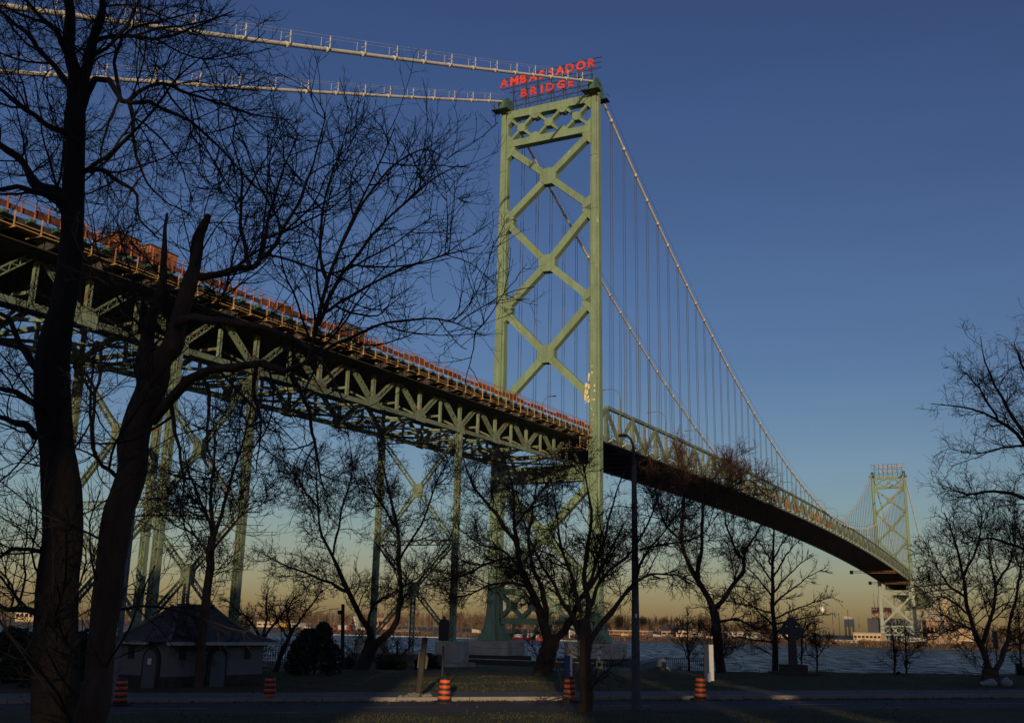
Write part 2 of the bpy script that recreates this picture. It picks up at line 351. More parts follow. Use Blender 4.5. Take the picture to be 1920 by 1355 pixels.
# pavement joints and kerb stones
kerb = put('kerb', None, kind='structure'); kerb.empty_display_size = .2
kmb = MB()
for x0 in np.arange(-40, 40, 3.2):
    x1 = x0+3.17; p0 = (x0, KERB_E+0.13+0.17*x0, gz(x0, 60)+0.03); p1 = (x1, KERB_E+0.13+0.17*x1, gz(x1, 60)+0.03)
    beam(kerb, 'kerb_stone', p0, p1, 0.26, 0.30, KERB)
lm = MB()
def line(n, x0, x1, wd):
    vs = []
    a = [(x0, road_y(x0, n), gz(x0, 60)+.006), (x1, road_y(x1, n), gz(x1, 60)+.006), (x1, road_y(x1, n+wd), gz(x1, 60)+.006), (x0, road_y(x0, n+wd), gz(x0, 60)+.006)]
    lm.add(a, [(0, 1, 2, 3)])
for x0 in np.arange(-42, 42, 9.0): line(45.6, x0, x0+3.2, 0.14)
line(42.75, -60, 60, 0.12)
pm = MB()
for x0, L_, n0, n1 in ((-9.5, 5.2, 43.1, 44.3), (1.2, 3.1, 46.6, 48.2), (12, 7.5, 44.2, 45.1), (-2, 2.2, 47.6, 49.0)):
    pm.add([(x0, road_y(x0, n0), gz(x0, 60)+.004), (x0+L_, road_y(x0+L_, n0), gz(x0+L_, 60)+.004), (x0+L_*.97, road_y(x0+L_*.97, n1), gz(x0+L_*.97, 60)+.004), (x0+.1, road_y(x0+.1, n1), gz(x0+.1, 60)+.004)], [(0, 1, 2, 3)])
put('road_patch', pm.mesh('road_patch', mat('fresh_asphalt', (.02, .02, .021), .8, var=.3, vscale=2)), kind='structure')
put('road_marking', lm.mesh('road_marking', mat('worn_line', (0.33, 0.31, 0.26), 0.85, var=0.4, vscale=3.0)), kind='structure')
# the river bed, water, far bank
put('river', grid_mesh('river', [-3000, -600, 0, 600, 3000], [100, 400, 900, 3000], lambda x, y: 0.0, WATER), kind='structure')
def farz(s):
    pts = [(330, -1.5), (372, -0.4), (384, 0.5), (400, 2.0), (430, 2.6), (560, 3.2), (700, 4.2), (1400, 7), (5000, 9)]
    return float(np.interp(s, [p[0] for p in pts], [p[1] for p in pts]))
V = []; ss = [330, 372, 376, 384, 400, 430, 480, 560, 640, 700, 900, 1400, 2500, 5000]; ts = [-3000, -1500, -900]+list(np.arange(-700, 520, 20))+[800, 1500, 3000]
def shore(t): return 6*math.sin(t*0.021)+3*math.sin(t*0.09+1)+ (-0.03*t)
for s in ss:
    for t in ts:
        p = br(s+(shore(t) if s < 600 else 0), t, farz(s)); V.append(p)
nx = len(ts)
Fq = [(j*nx+i, j*nx+i+1, (j+1)*nx+i+1, (j+1)*nx+i) for j in range(len(ss)-1) for i in range(nx-1)]
put('far_bank', mesh_arrays('far_bank', np.array(V), np.array(Fq), FARG, True), kind='structure')

# ================================================================ BRIDGE
def zb(s): return 46.5-5.7*((s-282)/282)**2
def zt(s): return 53.6-5.5*((s-282)/282)**2
def zcab(s): return 52.2+61.1*((s-282)/282)**2
def zdeck(s): return 42.1+0.0345*s          # approach, s<0 on the near side
def zbot(s): return 35.8+0.036*s
TV = tuple(BV); TU = tuple(BU)

def profile_loft(levels, s0, t0):
    """cruciform leg: levels of (z, half width across, half depth along)."""
    mb = MB(); rings = []
    for z, a, b in levels:
        k = 0.62; q = [(-a, -b*k), (-a*k, -b*k), (-a*k, -b), (a*k, -b), (a*k, -b*k), (a, -b*k), (a, b*k), (a*k, b*k), (a*k, b), (-a*k, b), (-a*k, b*k), (-a, b*k)]
        rings.append([br(s0+y, t0+x, z) for x, y in q])
    n = 12; vs = [p for r in rings for p in r]; fs = []
    for k in range(len(rings)-1):
        for i in range(n): fs.append((k*n+i, k*n+(i+1) % n, (k+1)*n+(i+1) % n, (k+1)*n+i))
    fs += [tuple(range(n))[::-1], tuple(range((len(rings)-1)*n, len(rings)*n))]
    mb.add(vs, fs); return mb
TOP = 111.3
def tower(s0, label, lower, face):
    T = thing('suspension_tower', label, 'bridge tower', br(s0, 0, 0), 'green steel bridge towers')
    for sd in (-1, 1):
        t = sd*10.15
        leg = put('leg', profile_loft([(40.6, 1.12, 1.35), (56, 1.06, 1.26), (84, 0.92, 1.08), (TOP-1.2, 0.80, 0.92), (TOP+.6, 0.80, 0.92)], s0, t).mesh('leg', GREEN), T)
        for zz in (52, 63.5, 75, 86.5, 98):
            h = np.interp(zz, [40, 111], [1.13, .82]); mbs = MB(); a, b = h*.64, h*1.21
            for (x0, y0, x1, y1) in ((-a, -b, a, -b), (a*1.03, -b, a*1.03, b), (-a*1.03, -b, -a*1.03, b)):
                mbs.bar(br(s0+y0, t+x0, zz), br(s0+y1, t+x1, zz), .06, .35)
            put('splice_band', mbs.mesh('splice_band', GREEN), T)
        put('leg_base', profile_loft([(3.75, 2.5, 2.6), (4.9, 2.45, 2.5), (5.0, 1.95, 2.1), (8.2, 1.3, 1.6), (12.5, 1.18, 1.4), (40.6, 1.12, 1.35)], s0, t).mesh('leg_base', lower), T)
        mp = MB(); c = br(s0, t, 0)
        for zz0, zz1, hw in ((1.2, 2.45, 4.6), (2.5, 3.72, 4.55)):
            mp.prism([(-hw, -3.6), (-hw+1, -4.4), (hw-1, -4.4), (hw, -3.6), (hw, 3.6), (hw-1, 4.4), (-hw+1, 4.4), (-hw, 3.6)], c+np.array([0, 0, (zz0+zz1)/2]), BV, BU, (0, 0, 1), zz1-zz0)
        put('concrete_pier', mp.mesh('concrete_pier', CONC), T)
        mf = MB(); mf.prism([(-5.4, -5), (5.4, -5), (5.4, 5), (-5.4, 5)], c+np.array([0, 0, -.1]), BV, BU, (0, 0, 1), 2.4)
        put('timber_fender', mf.mesh('timber_fender', TIMBER), T)
        ms = MB()                                                   # cable saddle: curved housing over the leg
        arc = [(-2.6, -1.1)]+[(2.5*-math.cos(a), 2.45*math.sin(a)) for a in np.linspace(0.25, PI-0.25, 9)]+[(2.6, -1.1)]
        ms.prism(arc, br(s0, t, TOP+1.0), BU, (0, 0, 1), BV, 1.05)
        for k in (-.66, .66): ms.prism([(x*1.04, y*1.04) for x, y in arc], br(s0, t+k, TOP+1.0), BU, (0, 0, 1), BV, .12)
        put('cable_saddle', ms.mesh('cable_saddle', TEAL), T)
        mg = MB()                                                   # little platform with rail under each saddle
        for y0 in (-3.4, 1.4):
            mg.bar(br(s0+y0, t, TOP-.2), br(s0+y0+2, t, TOP-.2), 3.6, .14)
            for x in (-1.7, 0, 1.7):
                for y in (y0, y0+2): mg.bar(br(s0+y, t+x, TOP-.2), br(s0+y, t+x, TOP+1.0), .07, .07)
            for x in (-1.7, 1.7):
                mg.bar(br(s0+y0, t+x, TOP+.95), br(s0+y0+2, t+x, TOP+.95), .06, .06); mg.bar(br(s0+y0, t+x, TOP-1.6), br(s0+y0+2, t+x*.4, TOP-.3), .12, .12)
        put('saddle_platform', mg.mesh('saddle_platform', DKST), T)
    W = 9.35
    def dbeam(name, t0, z0, t1, z1, wd, dp, m): return beam(T, name, br(s0, t0, z0), br(s0, t1, z1), wd, dp, m, BU) if False else put(name, ucube(m), T, beamM(br(s0, t0, z0), br(s0, t1, z1), dp, wd, np.cross(BU, br(0, t1, z1)-br(0, t0, z0))))
    def plate(name, pts, m, dp=1.72):
        mb = MB(); mb.prism([(t, z) for t, z in pts], br(s0, 0, 0), BV, (0, 0, 1), BU, dp); return put(name, mb.mesh(name, m), T)
    # portal at the top
    dbeam('top_strut', -W, 110.55, W, 110.55, 1.7, 1.7, GREEN); dbeam('portal_strut', -W, 103.9, W, 103.9, 1.5, 1.7, GREEN)
    for i in range(3):
        c = -W+W/3+i*2*W/3; h = W/3
        for (a, b) in ((-1, -1), (-1, 1), (1, -1), (1, 1)):
            dbeam('portal_diagonal', c+a*.35, 107.2+b*.35, c+a*(h-.1), 107.2+b*2.8, .55, 1.3, GREEN)
        plate('portal_gusset', [(c+.98*math.cos(q), 107.2+.98*math.sin(q)) for q in np.arange(8)*PI/4+PI/8], GREEN, 1.62)
    for k in (-1, 1):                                               # V-shaped fillets of the portal
        for zz, e in ((109.7, -1), (104.7, 1)):
            plate('corner_gusset', [(k*W, zz), (k*W, zz+e*1.5), (k*(W-1.4), zz)], GREEN, 1.6)
    for c in (-W/3, W/3):
        for zz, e in ((109.72, -1), (104.63, 1)): plate('corner_gusset', [(c-1.45, zz), (c-.35, zz+e*1.0), (c+.35, zz+e*1.0), (c+1.45, zz)], GREEN, 1.58)
    def xbrace(z0, z1, zc, m, wd):
        for (a, zz) in ((-1, z1), (1, z1), (-1, z0), (1, z0)):
            dbeam('diagonal', a*.8, zc+(zz-zc)*.09, a*W, zz, wd, 1.42, m)
        plate('centre_gusset', [(-1.75, zc-.7), (-.75, zc-1.75), (.75, zc-1.75), (1.75, zc-.7), (1.75, zc+.7), (.75, zc+1.75), (-.75, zc+1.75), (-1.75, zc+.7)], m)
        for a in (-1, 1):
            for zz, e in ((z1, -1), (z0, 1)):
                plate('end_gusset', [(a*W, zz-e*1.0), (a*W, zz+e*2.5), (a*(W-1.1), zz+e*1.5), (a*(W-1.9), zz+e*.1)], m, 1.6)
    xbrace(87.0, 103.0, 95.1, GREEN, 1.35); xbrace(67.9, 86.6, 76.4, GREEN, 1.4); xbrace(48.6, 67.4, 57.7, GREEN, 1.45)
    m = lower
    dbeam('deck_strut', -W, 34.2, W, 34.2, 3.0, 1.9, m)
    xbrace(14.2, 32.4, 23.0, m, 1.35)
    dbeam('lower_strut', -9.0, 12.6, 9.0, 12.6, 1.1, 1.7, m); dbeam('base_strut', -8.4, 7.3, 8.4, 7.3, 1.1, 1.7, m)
    for i in range(4):
        c = -6.6+i*4.4
        for (a, b) in ((-1, -1), (-1, 1), (1, -1), (1, 1)): dbeam('lattice_diagonal', c+a*.2, 10+b*.2, c+a*2.15, 10+b*2.1, .6, 1.2, m)
        plate('lattice_gusset', [(c+.95*math.cos(q), 10+.95*math.sin(q)) for q in np.arange(8)*PI/4+PI/8], m, 1.3)
    for c, e in ((-1.2, 1), (1.2, -1), (6, -1), (-6, 1)): dbeam('knee_brace', c, 6.7, c+e*-.9, 4.0, .35, .6, m)
    # paint loss: bright primer patches near the deck on the river side leg
    return T
near_tower = tower(0, 'large near green steel suspension tower carrying the red letter sign', GREEN, -1)
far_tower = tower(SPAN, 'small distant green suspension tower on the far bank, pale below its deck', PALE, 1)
mbp = MB(); rr = random.Random(4)
for i in range(26):
    tt = 8.35+rr.random()*.85; z = 47.2+rr.random()*5.6; a = .1+.16*rr.random(); h = .12+.5*rr.random()
    if z > 51 and tt < 8.7: continue
    mbp.prism([(-a, -h), (a*.6, -h*.7), (a, h*.5), (-a*.4, h)], br(-.885, tt, z), BV, (0, 0, 1), BU, .02)
for i in range(10):
    tt = 9.75+rr.random()*.75; z = 43.2+rr.random()*11; a = .06+.12*rr.random(); h = .1+.25*rr.random()
    mbp.prism([(-a, -h), (a, -h*.6), (a*.7, h), (-a*.5, h*.6)], br(-1.385, tt, z), BV, (0, 0, 1), BU, .02)
put('bare_primer_patch', mbp.mesh('bare_primer_patch', mat('bare_primer', (0.75, 0.66, 0.42), .7, var=.2, vscale=3)), near_tower, kind='stuff')

# ---- roof sign
def glyph(ch):
    cu = bpy.data.curves.new('glyph', 'FONT'); cu.body = ch; cu.size = 1; cu.extrude = 0.08; cu.offset = 0.034; cu.resolution_u = 4
    ob = bpy.data.objects.new('glyph', cu); COL.objects.link(ob); bpy.context.view_layer.update()
    dg = bpy.context.evaluated_depsgraph_get(); me = bpy.data.meshes.new_from_object(ob.evaluated_get(dg))
    bpy.data.objects.remove(ob); bpy.data.curves.remove(cu)
    xs_ = [v.co.x for v in me.vertices]; ys_ = [v.co.y for v in me.vertices]
    cx, y0, h = (min(xs_)+max(xs_))/2, min(ys_), max(ys_)-min(ys_)
    for v in me.vertices: v.co = Vector(((v.co.x-cx)/h, (v.co.y-y0)/h, v.co.z))
    me.materials.clear(); me.materials.append(RED); return me
GL = {c: glyph(c) for c in 'AMBSDORIGE'}
ROW1 = list(zip('AMBASSADOR', (-10.6, -8.2, -6.1, -3.8, -1.85, .4, 2.37, 4.57, 7.04, 9.46)))
ROW2 = list(zip('BRIDGE', (-5.9, -3.55, -1.72, .11, 2.6, 4.87)))
def roof_sign(s0, face, label, lm):
    S = thing('roof_sign', label, 'sign', br(s0, 0, TOP), 'rooftop letter signs on the towers')
    ex = np.array(BV)*(-face); ez = np.array(BU)*face                # face=-1: reads from the near bank
    for row, z0, h in ((ROW1, 117.52, 2.0), (ROW2, 114.22, 1.93)):
        for ch, t in row:
            M = Matrix.Identity(4); p = br(s0+face*.42, t*(-face), z0)
            for i in range(3):
                M[i][0] = ex[i]*h; M[i][1] = (0, 0, 1)[i]*h; M[i][2] = ez[i]*1.6; M[i][3] = p[i]
            o = put('letter', GL[ch], S, M)
            if lm: o.material_slots[0].link = 'OBJECT'; o.material_slots[0].material = lm
    for z in (117.4, 118.7, 119.75, 116.3, 114.1, 112.9):
        hw = 11.4 if z > 117 else 9.6
        beam(S, 'rail', br(s0, -hw, z), br(s0, hw, z), .14, .14, DKST)
    for t in (-8.6, -5.6, -2.9, 0.2, 3.0, 6.2, 9.2):
        beam(S, 'post', br(s0, t, TOP), br(s0, t, 119.9 if abs(t) < 9 else 118), .2, .2, DKST, BU); beam(S, 'back_stay', br(s0-face*2.4, t, TOP+.2), br(s0-face*.1, t, 117.3), .11, .11, DKST, BU)
    for t in (-8.6, -5.6, -2.9, .2, 3.0, 6.2):
        for z0, z1 in ((TOP+.1, 114.1), (114.1, 117.4)):
            beam(S, 'brace', br(s0, t, z0), br(s0, t+2.95, z1), .07, .07, DKST, BU); beam(S, 'brace', br(s0, t+2.95, z0), br(s0, t, z1), .07, .07, DKST, BU)
    return S
roof_sign(0, -1, 'red AMBASSADOR BRIDGE letters on a dark frame on top of the near tower', None)
roof_sign(SPAN, 1, 'letter frame seen from behind on top of the distant tower', mat('letter_back', (0.40, 0.37, 0.37), .4, var=.5, vscale=.7))

# ---- main cables with suspenders
NP = 75; DS = SPAN/NP
def arcmesh(pts, r, m, n=10):
    V, Fq = tube_arrays(np.array(pts)[None], np.full((1, len(pts)), r), n); return mesh_arrays('cable_strand', V, Fq, m)
for sd, lab in ((1, 'pale suspension cable nearer the viewer, crossing in front of the red sign'), (-1, 'pale suspension cable on the far side, passing behind the tower bracing')):
    t = sd*10.2
    C = thing('suspension_cable', lab, 'cable', br(0, t, 113), 'main cables of the bridge')
    put('main_cable', arcmesh([br(s, t, zcab(s)+.2) for s in np.linspace(2.2, SPAN-2.2, 121)], .27, CABLE), C)
    for a, b in ((-2.2, -168), (SPAN+2.2, SPAN+168)):
        z1 = 113.3-0.463*165.8
        put('backstay', arcmesh([br(a+(b-a)*k, t, 113.3+(z1-113.3)*k-2.2*4*k*(1-k)*.25) for k in np.linspace(0, 1, 25)], .26, CABLE), C)
        for o in (-.55, .55):
            put('hand_rope', arcmesh([br(a+(b-a)*k, t+o, 115.0+(z1-113.3)*k-2.2*k*(1-k)) for k in np.linspace(0, 1, 25)], .018, CABLE, 4), C)
    for o in (-.5, .5): put('hand_rope', arcmesh([br(s, t+o, zcab(s)+1.5) for s in np.linspace(3, SPAN-3, 121)], .028, ROPE, 4), C)
    zz = 113.3
    for i in range(1, 23):                                          # bands and rail posts on the backstays
        for a, e in ((0, -1), (SPAN, 1)):
            s = a+e*(1.0+7.25*i); k = (abs(s-a)-2.2)/165.8; z = 113.3-.463*165.8*k-2.2*k*(1-k)
            d = np.array(br(s+1, t, z-.463*e*1))-br(s, t, z); d = d/np.linalg.norm(d)
            rod(C, 'cable_band', br(s, t, z)-d*.30, br(s, t, z)+d*.30, .68, CABLE, 10)
            beam(C, 'rail_post', br(s, t+.45, z), br(s, t+.45, z+1.75), .11, .09, CABLE, BU); beam(C, 'thin_rail_post', br(s-.5, t-.5, z), br(s-.5, t-.5, z+1.5), .04, .04, CABLE, BU)
            beam(C, 'post_stay', br(s-.9*e*-1, t+.5, z+.35), br(s, t+.5, z+1.0), .08, .08, CABLE)
    for i in range(1, NP):
        s = i*DS+1.2 if i < NP/2 else i*DS-1.2; z = zcab(s)+.2; zl = zb(s)+1.0
        d = np.array(br(s+.1, t, zcab(s+.1)))-br(s, t, zcab(s)); d /= np.linalg.norm(d)
        rod(C, 'cable_band', br(s, t, z)-d*.42, br(s, t, z)+d*.42, .72, CABLE, 8)
        if z-zl > 1.5:
            for o in (-.62, .62): put('suspender', ucyl(ROPE, 6), C, beamM(br(s+o, t, zl), br(s+o, t, z), .11, .11, BU))

# ---- stiffened main span
MS = thing('main_span', 'long green stiffening truss span curving away over the river to the far tower', 'bridge span', br(0, 0, 40))
nodes = [i*DS for i in range(NP+1)]
wide = []
for sd in (1, -1):
    t = sd*9.3
    for i in range(0, NP):
        s0, s1 = nodes[i], nodes[i+1]
        beam(MS, 'bottom_chord', br(s0, t, zb(s0)+.45), br(s1, t, zb(s1)+.45), .7, .95, STEEL)
        if 1 <= i < NP-1: beam(MS, 'top_chord', br(s0, t, zt(s0)-.3), br(s1, t, zt(s1)-.3), .75, .62, STEEL)
        up = (i % 2 == 1)
        a, b = (zt(s0)-.6, zb(s1)+.7) if up else (zb(s0)+.7, zt(s1)-.6)
        beam(MS, 'diagonal', br(s0, t, a), br(s1, t, b), .55, .6, STEEL, BV)
    for i in range(1, NP):
        s = nodes[i]; beam(MS, 'post', br(s, t, zb(s)+.7), br(s, t, zt(s)-.6), 1.0 if i % 2 else .62, .5, STEEL, BV)
        mbg = None
tri = MB()
for i in range(1, NP):
    s = nodes[i]
    beam(MS, 'floor_beam', br(s, -9.75, zb(s)+.30), br(s, 9.85, zb(s)+.30), .55, .9, FLOOR)
    beam(MS, 'bracket', br(s, 9.86, zb(s)+.15), br(s, 10.7, zb(s)+.5), .35, .35, PALE)
for i in range(NP):
    s0, s1 = nodes[i], nodes[i+1]
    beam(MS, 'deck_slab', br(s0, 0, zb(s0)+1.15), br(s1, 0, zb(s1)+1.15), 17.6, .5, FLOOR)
for t in (-7, -4.2, -1.4, 1.4, 4.2, 7):
    pts = [br(s, t, zb(s)+.72) for s in nodes]; V = MB()
    for a, b in zip(pts[:-1], pts[1:]): V.bar(a, b, .3, .5)
    put('stringer', V.mesh('stringer', FLOOR), MS)
for sd in (1, -1):
    V = MB()
    for k, h in ((9.0, 2.6), (9.0, 1.9)):
        for a, b in zip(nodes[1:-2], nodes[2:-1]): V.bar(br(a, sd*k, zb(a)+h), br(b, sd*k, zb(b)+h), .1, .1)
    put('guard_rail', V.mesh('guard_rail', STEEL), MS)
# gusset plates that make the near posts read as tapered plates
gp = MB(); gp.prism([(-1.05, 0), (1.05, 0), (.32, 3.1), (-.32, 3.1)], (0, 0, 0), (1, 0, 0), (0, 0, 1), (0, 1, 0), .12); gpm = gp.mesh('gusset_plate', STEEL)
for i in range(1, NP):
    s = nodes[i]; M = Matrix.Identity(4); p = br(s, 9.66, zb(s)+.72)
    for r_ in range(3): M[r_][0] = BU[r_]; M[r_][1] = -BV[r_]; M[r_][3] = p[r_]
    put('gusset_plate', gpm, MS, M)
# orange containment panels along the deck
OTARP = mat('orange_tarpaulin', (.50, .26, .10), .8, var=.4, vscale=.8, rnd=.4)
rq = random.Random(8)
for i in range(15, 35):
    for q in range(3):
        if rq.random() < .35: continue
        s0 = nodes[i]+q*2.5+rq.random()*.8; s1 = s0+.7+rq.random()*1.2; h = .8+rq.random()*2.2; z0 = .9+rq.random()*1.2
        beam(MS, 'containment_panel', br(s0, 9.86, zb(s0)+z0+h/2), br(s1, 9.86, zb(s1)+z0+h/2), .06, h, OTARP)
def mlamp(s, t, z, h, reach, label, grp):
    L = thing('street_lamp', label, 'street lamp', br(s, t, z), grp)
    mb = MB(); mb.tube([br(s, t, z), br(s, t, z+h*.5), br(s, t, z+h-2.2)], [.13, .11, .09], 6); put('pole', mb.mesh('pole', POLE), L)
    mb = MB(); pts = [br(s, t+reach*(1-math.cos(a)), z+h-2.2+2.2*math.sin(a)) for a in np.linspace(0, PI/2, 7)]+[br(s, t+reach*1.6, z+h+.02)]
    mb.tube(pts, .07, 6); put('arm', mb.mesh('arm', POLE), L)
    beam(L, 'lamp_head', br(s, t+reach*1.55, z+h-.05), br(s, t+reach*1.95, z+h), .36, .16, POLE)
for i in range(17):
    s = 17.7+29.7*i
    if s > SPAN-10: break
    nm = 'curved arm lamp on the main span, %s from the near tower' % ('first second third fourth fifth sixth seventh eighth ninth tenth eleventh twelfth thirteenth fourteenth fifteenth sixteenth seventeenth'.split()[i])
    mlamp(s, 8.6, zb(s)+1.4, 11.2, -2.3, nm, 'lamps along the bridge deck')
mlamp(16.8, -8.6, zb(17)+1.4, 10.6, 1.6, 'bridge lamp seen between the legs of the near tower', 'lamps along the bridge deck')
for s, q in ((SPAN+35, 'first'), (SPAN+68, 'second')): mlamp(s, 8.6, zdeck(SPAN-s), 10, -1.5, q+' lamp on the approach beyond the far tower', 'lamps along the bridge deck')

# ---- approach spans on steel bents
def approach(S, near, label):
    A = thing('approach_span', label, 'bridge span', br(S(-60), 0, 34), 'deck truss approaches')
    nP = 15
    dm = STEEL
    top = [(-11.5*k) for k in range(nP+1)]
    for sd in (1, -1):
        t = sd*6.7
        for k in range(nP):
            a, b = -11.5*k, -11.5*(k+1); mid = (a+b)/2
            beam(A, 'bottom_chord', br(S(a), t, zbot(a)), br(S(b), t, zbot(b)), .55, .58, dm)
            beam(A, 'top_chord', br(S(a), t, zdeck(a)-1.75), br(S(b), t, zdeck(b)-1.75), .6, .7, FLOOR)
            f = lbeam if (near and sd == 1) else beam
            f(A, 'diagonal', br(S(a), t, zbot(a)+.3), br(S(a-5.2), t, zdeck(a-5.2)-2.1), .52, .46, dm, BV)
            f(A, 'diagonal', br(S(b), t, zbot(b)+.3), br(S(b+5.2), t, zdeck(b+5.2)-2.1), .52, .46, dm, BV)
            f(A, 'post', br(S(b), t, zbot(b)+.35), br(S(b), t, zdeck(b)-2.1), .44, .4, dm, BV)
            f(A, 'hanger', br(S(mid), t, zbot(mid)+.35), br(S(mid), t, zdeck(mid)-2.1), .34, .32, dm, BV)
            mg = MB(); mg.prism([(-1.15, -.45), (1.15, -.45), (1.0, .7), (.45, 1.35), (-.45, 1.35), (-1.0, .7)], br(S(b), t+sd*.36, zbot(b)), BU, (0, 0, 1), BV, .06)
            put('gusset_plate', mg.mesh('gusset_plate', dm), A)
    for k in range(nP):
        a, b = -11.5*k, -11.5*(k+1)
        beam(A, 'cross_strut', br(S(b), -6.7, zbot(b)+.1), br(S(b), 6.7, zbot(b)+.1), .4, .45, dm)
        beam(A, 'lateral', br(S(a), -6.5, zbot(a)+.25), br(S(b), 6.5, zbot(b)+.25), .34, .3, dm); beam(A, 'lateral', br(S(a), 6.5, zbot(a)-.1), br(S(b), -6.5, zbot(b)-.1), .34, .3, dm)
        if near:
            for e in (-1, 1): beam(A, 'sway_brace', br(S(b), e*6.4, zbot(b)+.5), br(S(b), -e*.4, zdeck(b)-2.6), .24, .24, dm, BU)
            beam(A, 'sway_strut', br(S((a+b)/2), -6.5, zbot((a+b)/2)+1.3), br(S((a+b)/2), 6.5, zbot((a+b)/2)+1.3), .25, .3, dm)
        for q in (a, (a+b)/2): beam(A, 'floor_beam', br(S(q), -9.2, zdeck(q)-1.25), br(S(q), 9.2, zdeck(q)-1.25), .4, .9, FLOOR)
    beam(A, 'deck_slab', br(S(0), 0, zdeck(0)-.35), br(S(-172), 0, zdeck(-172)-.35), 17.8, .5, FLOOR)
    for t in (-5.6, -3.4, -1.1, 1.1, 3.4, 5.6): beam(A, 'stringer', br(S(0), t, zdeck(0)-.9), br(S(-172), t, zdeck(-172)-.9), .3, .55, FLOOR)
    beam(A, 'parapet', br(S(-1.6), -8.8, zdeck(0)+.35), br(S(-172), -8.8, zdeck(-172)+.35), .25, .9, STEEL)
    if near:
        for k in range(30):
            s0 = -1.4-5.6*k; s1 = s0-5.55
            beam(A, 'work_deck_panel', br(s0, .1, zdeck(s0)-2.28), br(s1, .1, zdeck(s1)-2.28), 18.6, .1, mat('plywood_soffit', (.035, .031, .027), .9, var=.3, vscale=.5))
        bm_ = MB(); bm_.prism([(6.9, -.95), (6.9, -.1), (9.55, -.1), (9.55, -.35)], (0, 0, 0), (0, 1, 0), (0, 0, 1), (1, 0, 0), .55); bme = bm_.mesh('bracket', TEAL)
        for k in range(63):
            s = -2.6*k-1.6; M = Matrix.Identity(4); p = br(s, 0, zdeck(s))
            for r_ in range(3): M[r_][0] = BU[r_]; M[r_][1] = BV[r_]; M[r_][3] = p[r_]
            put('sidewalk_bracket', bme, A, M)
    else:
        beam(A, 'parapet', br(S(-1.6), 8.8, zdeck(0)+.35), br(S(-172), 8.8, zdeck(-172)+.35), .25, .9, STEEL)
    return A
approach(lambda s: s, True, 'near approach deck truss of green steel hung with scaffolding on the left')
approach(lambda s: SPAN-s, False, 'distant approach deck truss descending behind the far tower')

def bent(s, zg, label, grp, post=True):
    B = thing('steel_bent', label, 'bridge support', br(s, 0, zg), grp)
    sa = s if s < 100 else SPAN-s
    ztop = zbot(sa)-.4
    zm = zg+(ztop-zg)*.52
    for sd in (1, -1):
        t = sd*6.7
        lbeam(B, 'column', br(s, t, 4.0), br(s, t, ztop), .74, .66, STEEL, BU)
        beam(B, 'column_web', br(s, t-.1, 4.0), br(s, t-.1, ztop), .12, .55, STEEL, BU)
        mb = MB()
        for z0, z1, h in ((zg-3.5, 1.2, 2.5), (1.25, 4.0, 1.75)): mb.prism([(-h, -h), (h, -h), (h, h), (-h, h)], br(s, t, (z0+z1)/2), BV, BU, (0, 0, 1), z1-z0)
        put('concrete_pedestal', mb.mesh('concrete_pedestal', CONC), B)
    def lat(name, t0, z0, t1, z1, wd=.55): lbeam(B, name, br(s, t0, z0), br(s, t1, z1), wd, .4, STEEL, BU)
    for z in (ztop-.6, zm): lat('strut', -6.2, z, 6.2, z, .7)
    for z0, z1 in ((5.0, zm-.4), (zm+.4, ztop-1)):
        zc = (z0+z1)/2
        for a in (-1, 1):
            lat('diagonal', a*.5, zc+(z1-zc)*.08, a*6.1, z1); lat('diagonal', a*.5, zc-(z1-zc)*.08, a*6.1, z0)
        mb = MB(); mb.prism([(-.8, -1), (.8, -1), (.8, 1), (-.8, 1)], br(s, 0, zc), BV, (0, 0, 1), BU, .5); put('centre_plate', mb.mesh('centre_plate', STEEL), B)
    if post: lat('lattice_post', 0, zg+.5, 0, (5.0+zm-.4)/2-.9, .6)
    return B
bent(-46, .6, 'steel support bent nearest the tower, tall laced columns standing by the water', 'steel bents under the approach')
bent(-92, .8, 'steel support bent behind the roofed hut, second from the tower', 'steel bents under the approach')
bent(-103.5, 1.0, 'steel support bent partly hidden behind the leaning trunk', 'steel bents under the approach')
bent(-150, 3.0, 'steel support bent at the far left beyond the big trunk', 'steel bents under the approach')
for k, q in enumerate((46, 92, 103.5, 150)): bent(SPAN+q, 3.2, ['first', 'second', 'third', 'fourth'][k]+' steel support bent behind the far tower', 'steel bents beyond the far tower', False)
for s in (-172.5-6, SPAN+172.5+6):
    an = thing('anchorage', 'massive concrete cable anchorage at the '+('near' if s < 0 else 'far')+' end of the bridge', 'anchorage', br(s, 0, 2))
    z = 36
    put('block', ucube(CONC), an, beamM(br(s-5.4, 0, z/2), br(s+5.4, 0, z/2), 26, z)); put('coping', ucube(CONC), an, beamM(br(s-6, 0, z+.4), br(s+6, 0, z+.4), 27, .8))

# ---- safety fence, hung work platform, plant on the near side of the approach
FN = thing('safety_fence', 'red netting fence with orange posts along the approach deck edge', 'fence', br(-60, 9.5, 40))
for k in range(126):
    s = -1.6-1.3*k; beam(FN, 'post', br(s, 9.62, zdeck(s)-.2), br(s, 9.62, zdeck(s)+1.1+(.3 if k % 3 == 0 else 0)), .10, .10, ORPOST, BU)
for k in range(63):
    s0 = -1.6-2.6*k; s1 = s0-2.56; h = .66+.16*math.sin(k*1.7)+.1*math.sin(k*.61); beam(FN, 'netting_panel', br(s0, 9.5, zdeck(s0)+.05+h/2), br(s1, 9.5, zdeck(s1)+.05+h/2), .05, h, NET)
for h in (.95, 1.25): beam(FN, 'rail', br(-1.6, 9.55, zdeck(0)+h), br(-165, 9.55, zdeck(-165)+h), .05, .05, RUSTY)
WP = thing('work_platform', 'yellow scaffold walkway hung below the deck edge', 'scaffold', br(-60, 9.6, 38))
def wz(s): return zdeck(s)-1.55-.12*math.sin(s*.11)
